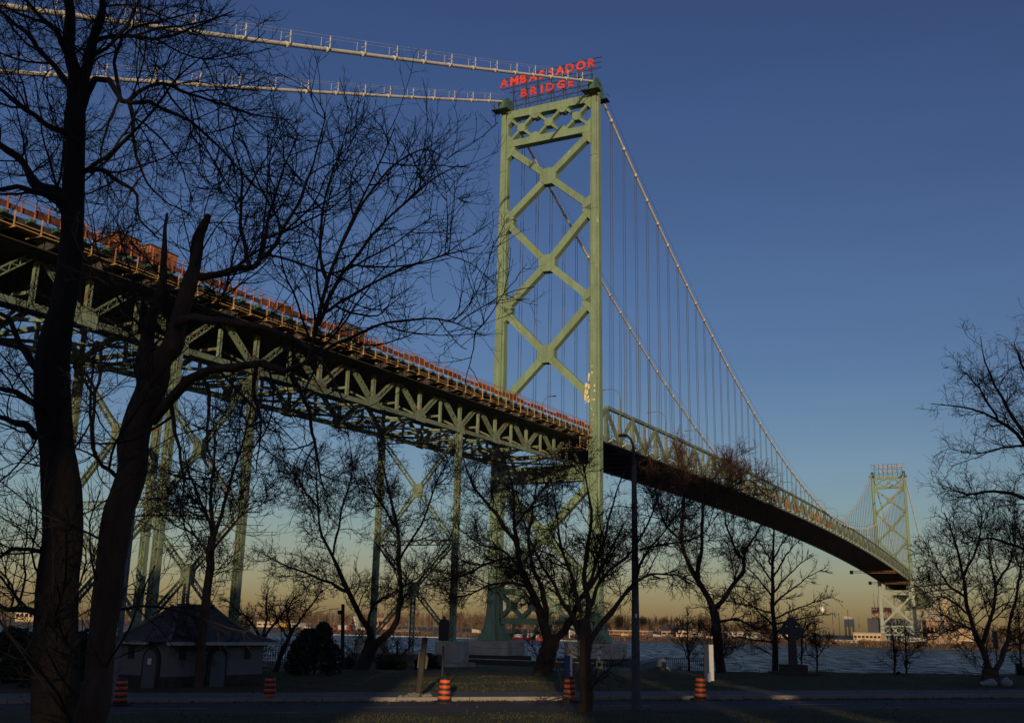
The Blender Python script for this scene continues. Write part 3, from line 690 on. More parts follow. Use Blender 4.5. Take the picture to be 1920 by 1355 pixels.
for k in range(63):
    s0 = -1.2-2.6*k; s1 = s0-2.52
    beam(WP, 'plank', br(s0, 9.75, wz(s0)), br(s1, 9.75, wz(s1)+.04*math.sin(k*2.3)), .85, .07, YEL)
    beam(WP, 'hanger', br(s0, 10.15, wz(s0)-.05), br(s0, 10.15, zdeck(s0)-.15), .09, .09, YEL, BU)
    beam(WP, 'ledger', br(s0, 8.4, wz(s0)-.1), br(s0, 10.3, wz(s0)-.1), .1, .12, YEL)
    if k % 4: beam(WP, 'toe_rail', br(s0, 10.17, wz(s0)+.28), br(s1, 10.17, wz(s1)+.28), .05, .07, YEL)
for k, (s, L) in enumerate(((-109, 3.4), (-113.4, 2.6), (-77, 4.5))):
    c = thing('site_container', ['larger orange site container on the approach deck behind the fence', 'small orange generator box beside the site container', 'low grey hut on the approach deck further right'][k], 'container', br(s, 8.4, zdeck(s)))
    mm = (ORPOST, ORPOST, SLATE)[k]
    beam(c, 'body', br(s-L/2, 8.4, zdeck(s)+.95), br(s+L/2, 8.4, zdeck(s)+.95), 1.5, 1.7, mm); beam(c, 'lid', br(s-L/2-.1, 8.4, zdeck(s)+1.85), br(s+L/2+.1, 8.4, zdeck(s)+1.85), 1.7, .12, DKST)
ST = thing('work_stage', 'yellow work stage hanging under the deck beside the near tower leg', 'scaffold', br(-6, 8, 37))
for k in range(4): beam(ST, 'plank', br(-3.4-k*.9, 3.0, 37.9), br(-3.4-k*.9, 9.9, 37.9), .8, .12, YEL)
for t in (3.2, 5.4, 7.6, 9.7):
    for s in (-3.1, -6.6): beam(ST, 'post', br(s, t, 37.9), br(s, t, 39.9), .1, .1, YEL, BU)
for t in (9.9,):
    for h in (.6, 1.1): beam(ST, 'rail', br(-3, t, 37.9+h), br(-6.7, t, 37.9+h), .08, .08, YEL)
for nm, s, tl in (('rusty inspection gantry slung under the main span', 473, 'inspection gantry'), ('rusty inspection gantry beside the far tower under the deck', 551, 'inspection gantry')):
    G = thing('inspection_gantry', nm, 'gantry', br(s, 0, zb(s)-2), 'inspection gantries under the span')
    z = zb(s)-1.9
    for dt in (0, 1.1): beam(G, 'girder', br(s-.7, -13.5, z+dt), br(s-.7, 11, z+dt), .2, .22, RUSTY)
    for k in range(12): beam(G, 'brace', br(s-.7, -13.5+2*k, z), br(s-.7, -11.5+2*k, z+1.1), .12, .12, RUSTY)
    for t in (-9.3, 9.3): beam(G, 'hanger', br(s-.7, t, z+1.1), br(s-.7, t, zb(s)+.1), .25, .25, RUSTY, BU)
    beam(G, 'cabin', br(s-.7, -15.2, z+.4), br(s-.7, -13.4, z+.4), 1.8, 2.0, DKST)

# ================================================================ TREES
def resample(pts, rad, n):
    P = np.array(pts, float); r = np.array(rad, float)
    d = np.r_[0, np.cumsum(np.linalg.norm(np.diff(P, axis=0), axis=1))]; d /= d[-1]
    Q = np.vstack([2*P[0]-P[1], P, 2*P[-1]-P[-2]]); out = []
    for t in np.linspace(0, 1, n):
        i = min(len(P)-2, max(0, int(np.searchsorted(d, t)-1))); u = (t-d[i])/(d[i+1]-d[i]+1e-9)
        p0, p1, p2, p3 = Q[i], Q[i+1], Q[i+2], Q[i+3]
        out.append(.5*((2*p1)+(-p0+p2)*u+(2*p0-5*p1+4*p2-p3)*u*u+(-p0+3*p1-3*p2+p3)*u**3))
    return np.array(out), np.interp(np.linspace(0, 1, n), d, r)
def grow(P, R, g, spacing, t0, ang, ln, K, curv, up, rr_, rmin, lmin=0.0):
    N, K0, _ = P.shape
    seg = np.linalg.norm(np.diff(P, axis=1), axis=2); L = seg.sum(1)
    n = np.floor(L*(1-t0)/spacing+g.random(N)).astype(int); idx = np.repeat(np.arange(N), n); Mn = len(idx)
    if Mn == 0: return np.zeros((0, K, 3)), np.zeros((0, K))
    t = t0+(1-t0)*g.random(Mn); f = t*(K0-1); i = np.minimum(K0-2, f.astype(int)); wgt = (f-i)[:, None]
    base = P[idx, i]*(1-wgt)+P[idx, i+1]*wgt; tan = P[idx, i+1]-P[idx, i]; tan /= np.linalg.norm(tan, axis=1, keepdims=True)+1e-9
    pr = R[idx, i]*(1-wgt[:, 0])+R[idx, i+1]*wgt[:, 0]
    rv = g.normal(size=(Mn, 3)); pp = np.cross(tan, rv); pp /= np.linalg.norm(pp, axis=1, keepdims=True)+1e-9
    a = g.uniform(ang[0], ang[1], Mn)[:, None]; d = np.cos(a)*tan+np.sin(a)*pp
    ll = np.maximum(lmin, ln*(.45+.55*(1-t))*g.uniform(.5, 1.25, Mn)); st = (ll/(K-1))[:, None]
    Q = np.empty((Mn, K, 3)); Q[:, 0] = base; bend = g.normal(size=(Mn, 3))*curv*.6
    for k in range(1, K):
        d = d+g.normal(size=(Mn, 3))*curv+bend+np.array([0, 0, up]); d /= np.linalg.norm(d, axis=1, keepdims=True); Q[:, k] = Q[:, k-1]+d*st
    r0 = np.maximum(rmin, np.minimum(pr*.7, rr_*ll)); RR = r0[:, None]*np.linspace(1, .38, K)[None]; RR = np.maximum(RR, rmin*.6)
    return Q, RR
def tree(name, label, cat, seed, base, limbs, lv, bark, twig, group=None, roots=True):
    """limbs: list of (name, world points, radii); lv: levels of grow() arguments."""
    g = np.random.default_rng(seed); T = thing(name, label, cat, base, group)
    Ps = []; Rs = []; n = 16
    for nm, pts, rad in limbs:
        P, R = resample(pts, rad, n)
        L = np.linalg.norm(P[-1]-P[0]); wv = g.normal(size=(n, 3)); wv = (wv+np.roll(wv, 1, 0))*.5*np.minimum(.018*L, R[:, None]*.9); wv[0] = 0; wv *= (.35 if nm == 'trunk' else .8)
        P = P+wv; R = R*(1+.07*g.normal(size=n)); Ps.append(P); Rs.append(R)
        if (lv is NEARLV or lv is FANLV) and R.max() > .12:
            S_ = 30; P2, R2 = resample(P, R, 90); V, Fq = tube_arrays(P2[None], R2[None], S_)
            a_ = np.arange(S_)*2*PI/S_; zz_ = np.arange(90)[:, None]*.16
            rid = np.abs(np.sin(a_[None]*5+.9*np.sin(zz_*.7)+seed))*.5+np.abs(np.sin(a_[None]*9+1.3*np.sin(zz_*1.1+2)))*.35+.3*g.random((90, S_))
            rid += .5*np.exp(-((zz_-zz_[40])/.5)**2)*np.exp(-((a_[None]-2)/.5)**2)
            V = V.reshape(90, S_, 3); V = P2[:, None]+(V-P2[:, None])*(.955+.085*rid[..., None]); V = V.reshape(-1, 3)
        else: V, Fq = tube_arrays(P[None], R[None], 10)
        put(nm, mesh_arrays(nm, V, Fq, bark), T)
    cur = [(np.array(Ps), np.array(Rs))]; allV = []; allF = []; off = 0
    P, R = cur[0]
    for li, (arg, sides) in enumerate(lv):
        parts = []
        src = [(P, R)] if li == 0 or not arg.get('also') else [(P, R), (P0, R0_)]
        for (pp, rr2) in src:
            parts.append(grow(pp, rr2, g, **{k: v for k, v in arg.items() if k != 'also'}))
        P0, R0_ = P, R
        if len(parts) == 1: P, R = parts[0]
        else: P = np.concatenate([q[0] for q in parts]); R = np.concatenate([q[1] for q in parts])
        if len(P) == 0: break
        V, Fq = tube_arrays(P, R, sides); allV.append(V); allF.append(Fq+off); off += len(V)
    if allV:
        o = put('crown', mesh_arrays('crown', np.concatenate(allV), np.concatenate(allF), twig), T); o['kind'] = 'stuff'
    return T
def LM(name, Y, path, rpx, dy=0.0, Y0=None):
    """a limb along photo points at depth Y, leaning dy metres away or nearer at its end; radii in photo pixels."""
    n = len(path); P = []; R = []
    for i, (x, y) in enumerate(path):
        yy = (Y0 if Y0 is not None else Y)+dy*i/(n-1); P.append(at(x, y, yy)); R.append(rpx[i]*yy/F_PX if not np.isscalar(rpx) else rpx*yy/F_PX)
    return (name, P, R)
def lin(a, b, n): return list(np.linspace(a, b, n))
def LL(Y, path, r0, r1, dy=0.0, name='limb'): return LM(name, Y, path, lin(r0, r1*.6, len(path)), dy)
NEARLV = [(dict(spacing=.40, t0=.10, ang=(.6, 1.25), ln=2.9, K=10, curv=.13, up=.045, rr_=.010, rmin=.015), 5),
          (dict(spacing=.24, t0=.10, ang=(.5, 1.2), ln=1.4, K=7, curv=.13, up=.05, rr_=.009, rmin=.0095), 4),
          (dict(spacing=.23, t0=.1, ang=(.5, 1.2), ln=.75, K=5, curv=.14, up=.06, rr_=.0085, rmin=.0062), 3),
          (dict(spacing=.23, t0=.15, ang=(.5, 1.2), ln=.32, K=3, curv=.2, up=.12, rr_=.012, rmin=.0048), 3)]
Y = 20.0
def gb(px, py, Y): p = at(px, py, Y); return (p[0], p[1], gz(p[0], p[1]))
def down(px, py, Y, r):                                             # extend a trunk to the ground
    p = at(px, py, Y); return p
t1 = [(96, 1480), (102, 1355), (107, 1200), (112, 1000), (112, 850), (115, 700), (122, 560), (128, 460), (138, 330), (145, 200)]
r1 = [46, 38, 35.5, 34, 33.5, 31, 26, 21.5, 20, 19]
L1 = [LM('trunk', Y, t1, r1),
      LL(Y, [(145, 210), (136, 100), (126, 0), (118, -110), (112, -240)], 15, 6), LL(Y, [(148, 205), (166, 110), (185, 30), (196, -60), (215, -190)], 13, 5, -.8),
      LL(Y, [(163, 175), (172, 158), (187, 147), (205, 152), (225, 182), (242, 195), (280, 190), (330, 215), (380, 245), (430, 300), (480, 350)], 8, 2.5, -1.2),
      LL(Y, [(242, 193), (250, 225), (252, 260), (258, 300), (280, 350), (320, 385)], 5, 2, .8), LL(Y, [(240, 190), (290, 158), (350, 172), (420, 197), (480, 217), (545, 225)], 4.5, 1.8, -2),
      LL(Y, [(225, 180), (215, 120), (240, 60), (300, 40), (380, 20)], 4.5, 1.8, 1),
      LL(Y, [(152, 320), (190, 318), (232, 345), (255, 365), (262, 410), (300, 450)], 6, 2, 1), LL(Y, [(150, 330), (200, 290), (260, 240), (330, 150), (400, 90)], 5, 1.8, -1.5),
      LL(Y, [(172, 80), (230, 65), (300, 75), (370, 50), (440, 20)], 5, 2, 1.5), LL(Y, [(165, 120), (220, 70), (270, -10), (330, -90)], 5, 2, -1),
      LL(Y, [(140, 250), (122, 248), (68, 217), (0, 170), (-90, 120)], 8, 4, -1), LL(Y, [(136, 165), (119, 146), (68, 85), (0, 20), (-60, -60)], 8, 4, 1), LL(Y, [(130, 95), (115, 81), (85, 41), (48, 0), (10, -60)], 7, 3.5, -1.5),
      LL(Y, [(130, 395), (115, 377), (85, 350), (51, 319), (0, 268), (-80, 200)], 14, 6, 1.5), LL(Y, [(125, 400), (95, 368), (50, 358), (0, 353), (-80, 345)], 9, 4, -1.5),
      LL(Y, [(112, 740), (85, 712), (51, 667), (20, 610), (-30, 560)], 12, 5, 1), LL(Y, [(108, 790), (78, 766), (34, 739), (0, 729), (-80, 700)], 9, 5, -1.5), LL(Y, [(104, 850), (78, 817), (34, 797), (0, 780), (-80, 765)], 10, 5, 1.5),
      LL(Y, [(88, 1040), (69, 1031), (25, 1027), (0, 1045), (-60, 1070)], 5, 3, -1), LL(Y, [(84, 1160), (67, 1148), (30, 1140), (0, 1137), (-60, 1110)], 8, 4, 1),
      LL(Y, [(138, 690), (165, 672), (185, 640), (188, 700), (175, 760), (180, 850), (200, 880)], 5, 2.5, .6), LL(Y, [(128, 540), (170, 520), (215, 545), (240, 600)], 4, 1.5, -1)]
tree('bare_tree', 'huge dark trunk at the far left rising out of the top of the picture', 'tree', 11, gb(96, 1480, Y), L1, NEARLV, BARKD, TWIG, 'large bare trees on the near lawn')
FANLV = [(dict(a_, curv=a_['curv']*.72, up=a_['up']*1.35, rmin=a_['rmin']*.9, spacing=a_['spacing']*1.08), n_) for a_, n_ in NEARLV]
Y = 19.0
t2 = [(158, 1480), (166, 1355), (182, 1270), (206, 1100), (232, 930), (252, 830), (275, 740)]
L2 = [LM('trunk', Y, t2, [34, 28, 27, 26, 26, 27, 27]),
      LM('broken_stem', Y, [(275, 760), (302, 690), (328, 620), (350, 545), (366, 490), (378, 440), (387, 404)], [22, 19, 17, 15, 13, 10, 6]),
      LL(Y, [(262, 780), (268, 690), (278, 620), (292, 550), (305, 480), (312, 400)], 19, 4, 1.0),
      LL(Y, [(285, 790), (312, 755), (345, 718), (390, 692), (430, 683), (490, 680), (540, 697), (575, 684), (597, 600), (611, 542), (640, 457), (690, 350), (740, 240)], 11.5, 2.0, -2.5),
      LL(Y, [(330, 620), (350, 604), (400, 600), (450, 606), (500, 616), (560, 640), (610, 690), (650, 760)], 11, 2.5, -1.5),
      LL(Y, [(358, 520), (380, 515), (402, 524), (440, 508), (478, 500), (494, 462), (500, 420), (520, 350), (560, 250)], 9, 2, 1), LL(Y, [(478, 500), (530, 430), (580, 330), (610, 220)], 5, 1.8, -1.5), LL(Y, [(470, 502), (450, 420), (455, 340), (430, 250)], 5, 1.8, 1.5),
      LL(Y, [(597, 610), (640, 520), (720, 420), (800, 345), (860, 310)], 4.5, 1.6, -2), LL(Y, [(600, 590), (650, 560), (740, 510), (830, 480), (905, 460)], 4, 1.4, 1), LL(Y, [(575, 684), (640, 640), (730, 605), (830, 600), (910, 630)], 4, 1.4, -1),
      LL(Y, [(611, 545), (600, 440), (620, 330), (650, 260)], 4, 1.5, 1.5), LL(Y, [(640, 460), (710, 340), (790, 280), (840, 300)], 3.2, 1.3, 2),
      LL(Y, [(480, 682), (478, 740), (490, 800), (480, 880)], 4.5, 1.8, .7), LL(Y, [(545, 700), (575, 760), (592, 850), (605, 910)], 5, 2, 1), LL(Y, [(385, 695), (392, 760), (388, 820), (410, 900)], 4.5, 1.8, -.6), LL(Y, [(320, 755), (330, 830), (345, 900), (335, 980)], 4.5, 1.8, -1),
      LL(Y, [(350, 560), (380, 585), (420, 545), (440, 470), (470, 390)], 4, 1.7, 2), LL(Y, [(240, 900), (205, 880), (185, 862), (170, 820), (172, 700), (185, 640)], 5, 2.5, -.8)]
tree('bare_tree', 'leaning trunk with a broken snag top and long limb reaching right', 'tree', 23, gb(158, 1480, Y), L2, FANLV, BARKR, TWIG, 'large bare trees on the near lawn')

MIDLV = [(dict(spacing=.40, t0=.14, ang=(.5, 1.15), ln=3.6, K=9, curv=.17, up=.05, rr_=.013, rmin=.031), 4),
         (dict(spacing=.34, t0=.10, ang=(.5, 1.15), ln=1.9, K=7, curv=.19, up=.05, rr_=.012, rmin=.022), 3),
         (dict(spacing=.23, t0=.1, ang=(.5, 1.2), ln=1.05, K=5, curv=.22, up=.09, rr_=.012, rmin=.0165), 3),
         (dict(spacing=.42, t0=.2, ang=(.5, 1.2), ln=.5, K=3, curv=.24, up=.16, rr_=.014, rmin=.0125), 3)]
DENSE = [(dict(MIDLV[0][0], spacing=.34), 4), (dict(MIDLV[1][0], spacing=.28), 3), (dict(MIDLV[2][0], spacing=.22), 3), (dict(MIDLV[3][0], spacing=.42), 3)]
def mid(label, seed, Y, limbs, bark=BARK, twig=TWIG, base=None, lv=MIDLV, group='bare park trees along the river'):
    limbs = [(n_, P_, [r*(.74 if n_ == 'trunk' else .60) for r in R_]) for n_, P_, R_ in limbs]
    x, y = base; p = at(x, y, Y); return tree('bare_tree', label, 'tree', seed, (p[0], p[1], gz(p[0], p[1])), limbs, lv, bark, twig, group)
Y = 56
mid('slender brown tree rising in front of the dark roofed hut', 31, Y, [LM('trunk', Y, [(370, 1300), (374, 1260), (384, 1150), (392, 1080), (399, 1005)], [14, 12, 11.5, 11, 10]),
    LL(Y, [(398, 1010), (384, 960), (366, 915), (350, 870), (340, 800)], 6, 2, 1.5), LL(Y, [(400, 1005), (396, 930), (402, 850), (398, 760)], 7, 2, -1), LL(Y, [(402, 1005), (420, 945), (440, 880), (462, 800), (480, 720)], 6.5, 2, 2),
    LL(Y, [(400, 1030), (435, 985), (460, 960), (500, 920)], 4, 1.5, -1.5), LL(Y, [(395, 1040), (360, 1000), (330, 985), (300, 950)], 4, 1.5, -1.5)], BARKR, TWIG, (370, 1300))
Y = 80
mid('tree forking low into a wide V left of the signal post', 41, Y, [LM('trunk', Y, [(668, 1272), (690, 1225), (702, 1198)], [22, 17, 18]),
    LL(Y, [(698, 1205), (680, 1165), (660, 1125), (642, 1080), (625, 1040), (603, 1000), (596, 930), (590, 860)], 10, 2.5, 1.5), LL(Y, [(652, 1108), (620, 1092), (590, 1078), (540, 1062), (490, 1035)], 6, 1.8, -2),
    LL(Y, [(708, 1205), (735, 1165), (750, 1120), (749, 1060), (742, 980), (722, 890), (705, 810)], 11, 2.5, -1.5), LL(Y, [(690, 1170), (697, 1140), (740, 1108), (790, 1075), (840, 1010)], 5, 1.8, 2), LL(Y, [(748, 1050), (790, 980), (820, 900), (850, 850)], 4, 1.5, 2), LL(Y, [(625, 1040), (640, 960), (660, 880), (650, 790)], 4, 1.5, 1.5), LL(Y, [(742, 985), (700, 920), (670, 860)], 4, 1.5, -2), LL(Y, [(600, 960), (560, 900), (530, 860)], 4, 1.5, 1)], BARK, TWIG, (668, 1272), DENSE)
Y = 76
mid('stout pale-barked tree leaning left at the lawn edge, forked trunk before the tower', 51, Y, [LM('trunk', Y, [(1016, 1275), (1018, 1255), (1030, 1215), (1036, 1190)], [27, 23, 22, 23]),
    LL(Y, [(1026, 1195), (1006, 1145), (986, 1095), (976, 1045), (966, 985), (962, 920), (945, 860)], 14, 3, 2), LL(Y, [(976, 1040), (945, 985), (915, 945), (885, 905), (866, 850)], 8, 2.5, -1.5), LL(Y, [(1044, 1195), (1062, 1165), (1085, 1135), (1112, 1090), (1140, 1040), (1170, 980)], 12, 3, -2),
    LL(Y, [(1024, 1165), (1013, 1110), (998, 1060), (990, 1010), (1000, 950), (1010, 890)], 9, 2.5, 1), LL(Y, [(984, 1098), (945, 1092), (905, 1102), (860, 1118), (810, 1105)], 5, 1.6, -2.5), LL(Y, [(975, 1045), (930, 1050), (880, 1072), (830, 1090), (780, 1075)], 5, 1.6, -1.5), LL(Y, [(966, 985), (1010, 930), (1040, 890), (1075, 850)], 5, 1.8, 2), LL(Y, [(982, 1075), (940, 1030), (900, 1020), (860, 990)], 4.5, 1.6, 1)], BARKR, TWIGR, (1016, 1275), DENSE)
Y = 42.5
MID2 = [(dict(MIDLV[0][0], spacing=.32, ln=2.6, rmin=.020), 4), (dict(MIDLV[1][0], spacing=.22, ln=1.35, rmin=.015), 3), (dict(MIDLV[2][0], spacing=.23, ln=.75, rmin=.0115), 3), (dict(MIDLV[3][0], spacing=.36, ln=.34, rmin=.009), 3)]
mid('straight dark tree on the near verge beside the lamp post', 61, Y, [LM('trunk', Y, [(1096, 1350), (1098, 1310), (1098, 1200), (1095, 1160)], [20, 15.5, 14.5, 14]),
    LL(Y, [(1095, 1170), (1099, 1100), (1096, 1040), (1108, 980), (1100, 910), (1090, 850)], 10, 2.5, 1), LL(Y, [(1092, 1200), (1075, 1165), (1058, 1135), (1038, 1090), (1010, 1052), (985, 985), (970, 930)], 9, 2.3, -1), LL(Y, [(1104, 1205), (1130, 1170), (1162, 1128), (1188, 1088), (1206, 1045), (1242, 1000), (1285, 940)], 9, 2.3, 1.2),
    LL(Y, [(1099, 1160), (1118, 1105), (1150, 1062), (1192, 1025), (1225, 960), (1240, 900)], 7, 2, -1.5), LL(Y, [(1096, 1120), (1120, 1050), (1140, 980), (1160, 910), (1175, 870)], 6, 2, 1.5), LL(Y, [(1090, 1150), (1070, 1080), (1050, 1010), (1040, 940), (1030, 880)], 6, 2, 1), LL(Y, [(1188, 1088), (1240, 1075), (1300, 1090), (1340, 1140)], 4, 1.5, 1.5), LL(Y, [(1200, 1030), (1250, 1020), (1310, 1005), (1350, 960)], 4, 1.5, -1)], BARKR, TWIG, (1096, 1350), MID2)
Y = 79
mid('dark tree with a crooked left limb beside the white panel', 71, Y, [LM('trunk', Y, [(1354, 1275), (1351, 1255), (1345, 1200), (1341, 1160), (1335, 1135)], [17, 13, 12, 12, 11]),
    LL(Y, [(1337, 1140), (1322, 1105), (1300, 1074), (1284, 1040), (1278, 985), (1283, 930), (1280, 880), (1262, 830)], 10, 3, 1.5), LL(Y, [(1310, 1085), (1315, 1030), (1317, 960), (1320, 920), (1345, 890), (1372, 850)], 7, 2.2, -1.5), LL(Y, [(1342, 1140), (1372, 1100), (1393, 1072), (1398, 1030), (1424, 990), (1442, 955)], 8, 2.2, 2), LL(Y, [(1316, 930), (1300, 900), (1270, 880)], 4, 1.8, 1),
    LL(Y, [(1350, 1165), (1385, 1160), (1420, 1178), (1450, 1150)], 4.5, 1.6, -2), LL(Y, [(1396, 1060), (1370, 1010), (1360, 960), (1390, 900)], 4.5, 1.6, -1), LL(Y, [(1283, 1020), (1250, 985), (1230, 930), (1225, 880)], 4.5, 1.6, 1.5), LL(Y, [(1318, 925), (1350, 930), (1400, 900), (1440, 930)], 4, 1.5, 1)], BARK, TWIGR, (1354, 1275), DENSE)
Y = 81
CON = [(dict(spacing=.4, t0=.1, ang=(.5, .95), ln=1.6, K=7, curv=.09, up=.05, rr_=.012, rmin=.028), 4), (dict(spacing=.22, t0=.15, ang=(.4, .8), ln=.95, K=5, curv=.1, up=.05, rr_=.012, rmin=.02), 3), (dict(spacing=.24, t0=.2, ang=(.4, .8), ln=.5, K=4, curv=.12, up=.07, rr_=.012, rmin=.016), 3)]
lb = [LM('trunk', Y, [(1453, 1275), (1452, 1200), (1449, 1110), (1449, 1040), (1452, 985)], [9, 7, 5, 3.2, 1.5])]
for i, (y0, dx, dyy) in enumerate(((1205, -110, -15), (1190, 45, -30), (1175, -95, -75), (1160, 115, -42), (1150, -120, -30), (1135, 100, -72), (1120, -85, -80), (1110, 75, -70), (1095, -60, -70), (1080, 52, -70), (1065, -38, -60), (1050, 30, -50), (1170, 112, -20))):
    lb.append(LL(Y, [(1451, y0), (1451+dx*.35, y0+dyy*.45), (1451+dx*.7, y0+dyy*.8), (1451+dx, y0+dyy)], 3.2, 1.0, (2.5 if i % 3 == 0 else -2.0 if i % 3 == 1 else .5)))
mid('straight tree with one central leader beside the stone cross', 81, Y, lb, BARK, TWIG, (1453, 1275), CON)
Y = 67
mid('V-trunked tree at the right end of the lawn by the white bags', 91, Y, [LM('trunk', Y, [(1850, 1292), (1852, 1275), (1858, 1250)], [24, 18, 17]),
    LL(Y, [(1855, 1260), (1843, 1222), (1834, 1195), (1823, 1170), (1815, 1145), (1810, 1100), (1800, 1060), (1790, 1010), (1770, 960)], 11, 2.4, 1.5), LL(Y, [(1836, 1210), (1850, 1182), (1862, 1145), (1866, 1100), (1858, 1060), (1850, 1000)], 8, 2.2, -1.5), LL(Y, [(1862, 1262), (1876, 1240), (1889, 1208), (1896, 1160), (1910, 1090), (1920, 1020)], 9, 2.4, 2),
    LL(Y, [(1815, 1150), (1790, 1130), (1768, 1118), (1748, 1120)], 4, 1.6, -1), LL(Y, [(1811, 1120), (1780, 1095), (1755, 1060), (1742, 1020)], 4.5, 1.6, 1), LL(Y, [(1865, 1100), (1890, 1060), (1905, 1000), (1900, 950)], 4.5, 1.6, 1), LL(Y, [(1826, 1180), (1795, 1172), (1770, 1185), (1750, 1200)], 4, 1.5, -1.5), LL(Y, [(1806, 1080), (1830, 1030), (1840, 970), (1830, 930)], 4.5, 1.6, -1.5)], BARKR, TWIGR, (1850, 1292))
Y = 46
mid('tall tree beyond the right edge reaching its branches in from the right', 101, Y, [LM('trunk', Y, [(2010, 1330), (2010, 1250), (2000, 1100), (1985, 980)], [30, 24, 20, 16]),
    LL(Y, [(1990, 1000), (1960, 900), (1925, 835), (1880, 790), (1820, 765), (1745, 757)], 10, 2, 1), LL(Y, [(1940, 860), (1905, 790), (1878, 740), (1850, 690), (1838, 630)], 7, 1.8, -1), LL(Y, [(1985, 1000), (1930, 940), (1870, 920), (1810, 925), (1770, 910)], 8, 1.8, 2), LL(Y, [(1988, 980), (1975, 850), (1950, 760), (1915, 680), (1900, 640)], 9, 1.8, -2), LL(Y, [(1990, 1060), (1920, 1030), (1860, 1010), (1800, 1020)], 7, 1.8, -1), LL(Y, [(1870, 785), (1830, 720), (1800, 690)], 4, 1.4, 1), LL(Y, [(1925, 835), (1880, 840), (1830, 850), (1780, 840)], 4, 1.4, -1.5), LL(Y, [(1990, 980), (2010, 850), (1990, 700), (1960, 600)], 9, 2, 1)], BARK, TWIGR, (2010, 1330), [(dict(a_, rmin=a_['rmin']*.75, spacing=a_['spacing']*1.05), n_) for a_, n_ in MID2])
# small trees and saplings
SMLV = [(dict(spacing=.13, t0=.2, ang=(.45, 1.0), ln=1.6, K=7, curv=.15, up=.05, rr_=.013, rmin=.024), 4), (dict(spacing=.18, t0=.15, ang=(.45, 1.1), ln=.75, K=5, curv=.17, up=.07, rr_=.012, rmin=.018), 3), (dict(spacing=.2, t0=.15, ang=(.5, 1.1), ln=.38, K=3, curv=.2, up=.1, rr_=.012, rmin=.014), 3)]
SG = 'small trees and saplings by the river'
def small(label, seed, Y, limbs, base, cat='tree', nm='small_tree', lv=SMLV): limbs = [(n_, P_, [r*.68 for r in R_]) for n_, P_, R_ in limbs]; p = at(*base, Y); tree(nm, label, cat, seed, (p[0], p[1], gz(p[0], p[1])), limbs, lv, BARK, TWIG, SG)
Y = 72
small('spreading ornamental tree right of the hut roof', 111, Y, [LM('trunk', Y, [(478, 1275), (486, 1230), (492, 1195)], [9, 7, 6]), LL(Y, [(490, 1200), (470, 1165), (440, 1140), (420, 1120)], 4, 1.5, 1), LL(Y, [(492, 1195), (500, 1155), (498, 1125), (505, 1100)], 4, 1.5, -1), LL(Y, [(493, 1198), (520, 1160), (545, 1135), (565, 1120)], 4, 1.5, 1.5), LL(Y, [(486, 1225), (460, 1185), (445, 1170)], 3, 1.3, -1)], (478, 1275))
small('leaning ornamental tree just left of the round evergreen', 112, Y, [LM('trunk', Y, [(512, 1270), (530, 1220), (548, 1180)], [8, 6, 5.5]), LL(Y, [(546, 1185), (540, 1155), (545, 1130), (555, 1115)], 3.5, 1.3, 1), LL(Y, [(548, 1180), (570, 1150), (590, 1125), (605, 1105)], 3.5, 1.3, -1), LL(Y, [(540, 1195), (520, 1165), (515, 1140)], 3, 1.2, 1)], (512, 1270))
Y = 84
small('thin sapling behind the low tarpaulins', 113, Y, [LM('trunk', Y, [(1291, 1275), (1291, 1235), (1289, 1200), (1290, 1150)], [3.5, 2.6, 2, 1]), LL(Y, [(1290, 1235), (1278, 1205), (1268, 1180)], 1.6, .8, 1), LL(Y, [(1290, 1230), (1302, 1200), (1312, 1178)], 1.6, .8, -1)], (1291, 1275), nm='sapling')
small('thin sapling right of the stone cross', 114, Y, [LM('trunk', Y, [(1532, 1280), (1532, 1230), (1529, 1195), (1527, 1165)], [3, 2.2, 1.6, 1]), LL(Y, [(1532, 1235), (1550, 1205), (1560, 1195)], 1.3, .7, .8)], (1532, 1280), nm='sapling')
small('staked sapling with sparse foot growth, left of a pair', 115, Y, [LM('trunk', Y, [(1678, 1285), (1678, 1240), (1675, 1205), (1672, 1180)], [3.5, 2.8, 2.2, 1.2])], (1678, 1285), nm='sapling')
small('taller sapling right of the staked one under the far tower', 116, Y, [LM('trunk', Y, [(1700, 1285), (1699, 1235), (1698, 1200), (1696, 1180)], [3, 2.4, 1.8, 1]), LL(Y, [(1699, 1240), (1715, 1215), (1722, 1210)], 1.3, .7, 1)], (1700, 1285), nm='sapling')
small('thin sapling at the right picture edge', 117, Y, [LM('trunk', Y, [(1914, 1290), (1914, 1240), (1912, 1190), (1908, 1140)], [3.6, 2.8, 2, 1]), LL(Y, [(1913, 1220), (1900, 1195), (1890, 1180)], 1.5, .8, 1)], (1914, 1290), nm='sapling')
small('slim young tree close beside the stone cross', 118, Y, [LM('trunk', Y, [(1503, 1275), (1503, 1220), (1505, 1185), (1512, 1160)], [3, 2.4, 2, 1.2]), LL(Y, [(1504, 1195), (1522, 1185), (1535, 1190)], 2, 1, .5), LL(Y, [(1504, 1190), (1518, 1168), (1522, 1158)], 2, 1, -.5)], (1503, 1275), nm='sapling')
small('leafless riverside bush left of the signal post', 119, 96, [LM('trunk', 96, [(742, 1258), (744, 1225), (746, 1200)], [4, 3, 2]), LL(96, [(743, 1240), (722, 1215), (710, 1200)], 2, 1, 1), LL(96, [(743, 1240), (765, 1215), (776, 1200)], 2, 1, -1)], (742, 1258), 'bush', 'bare_bush')

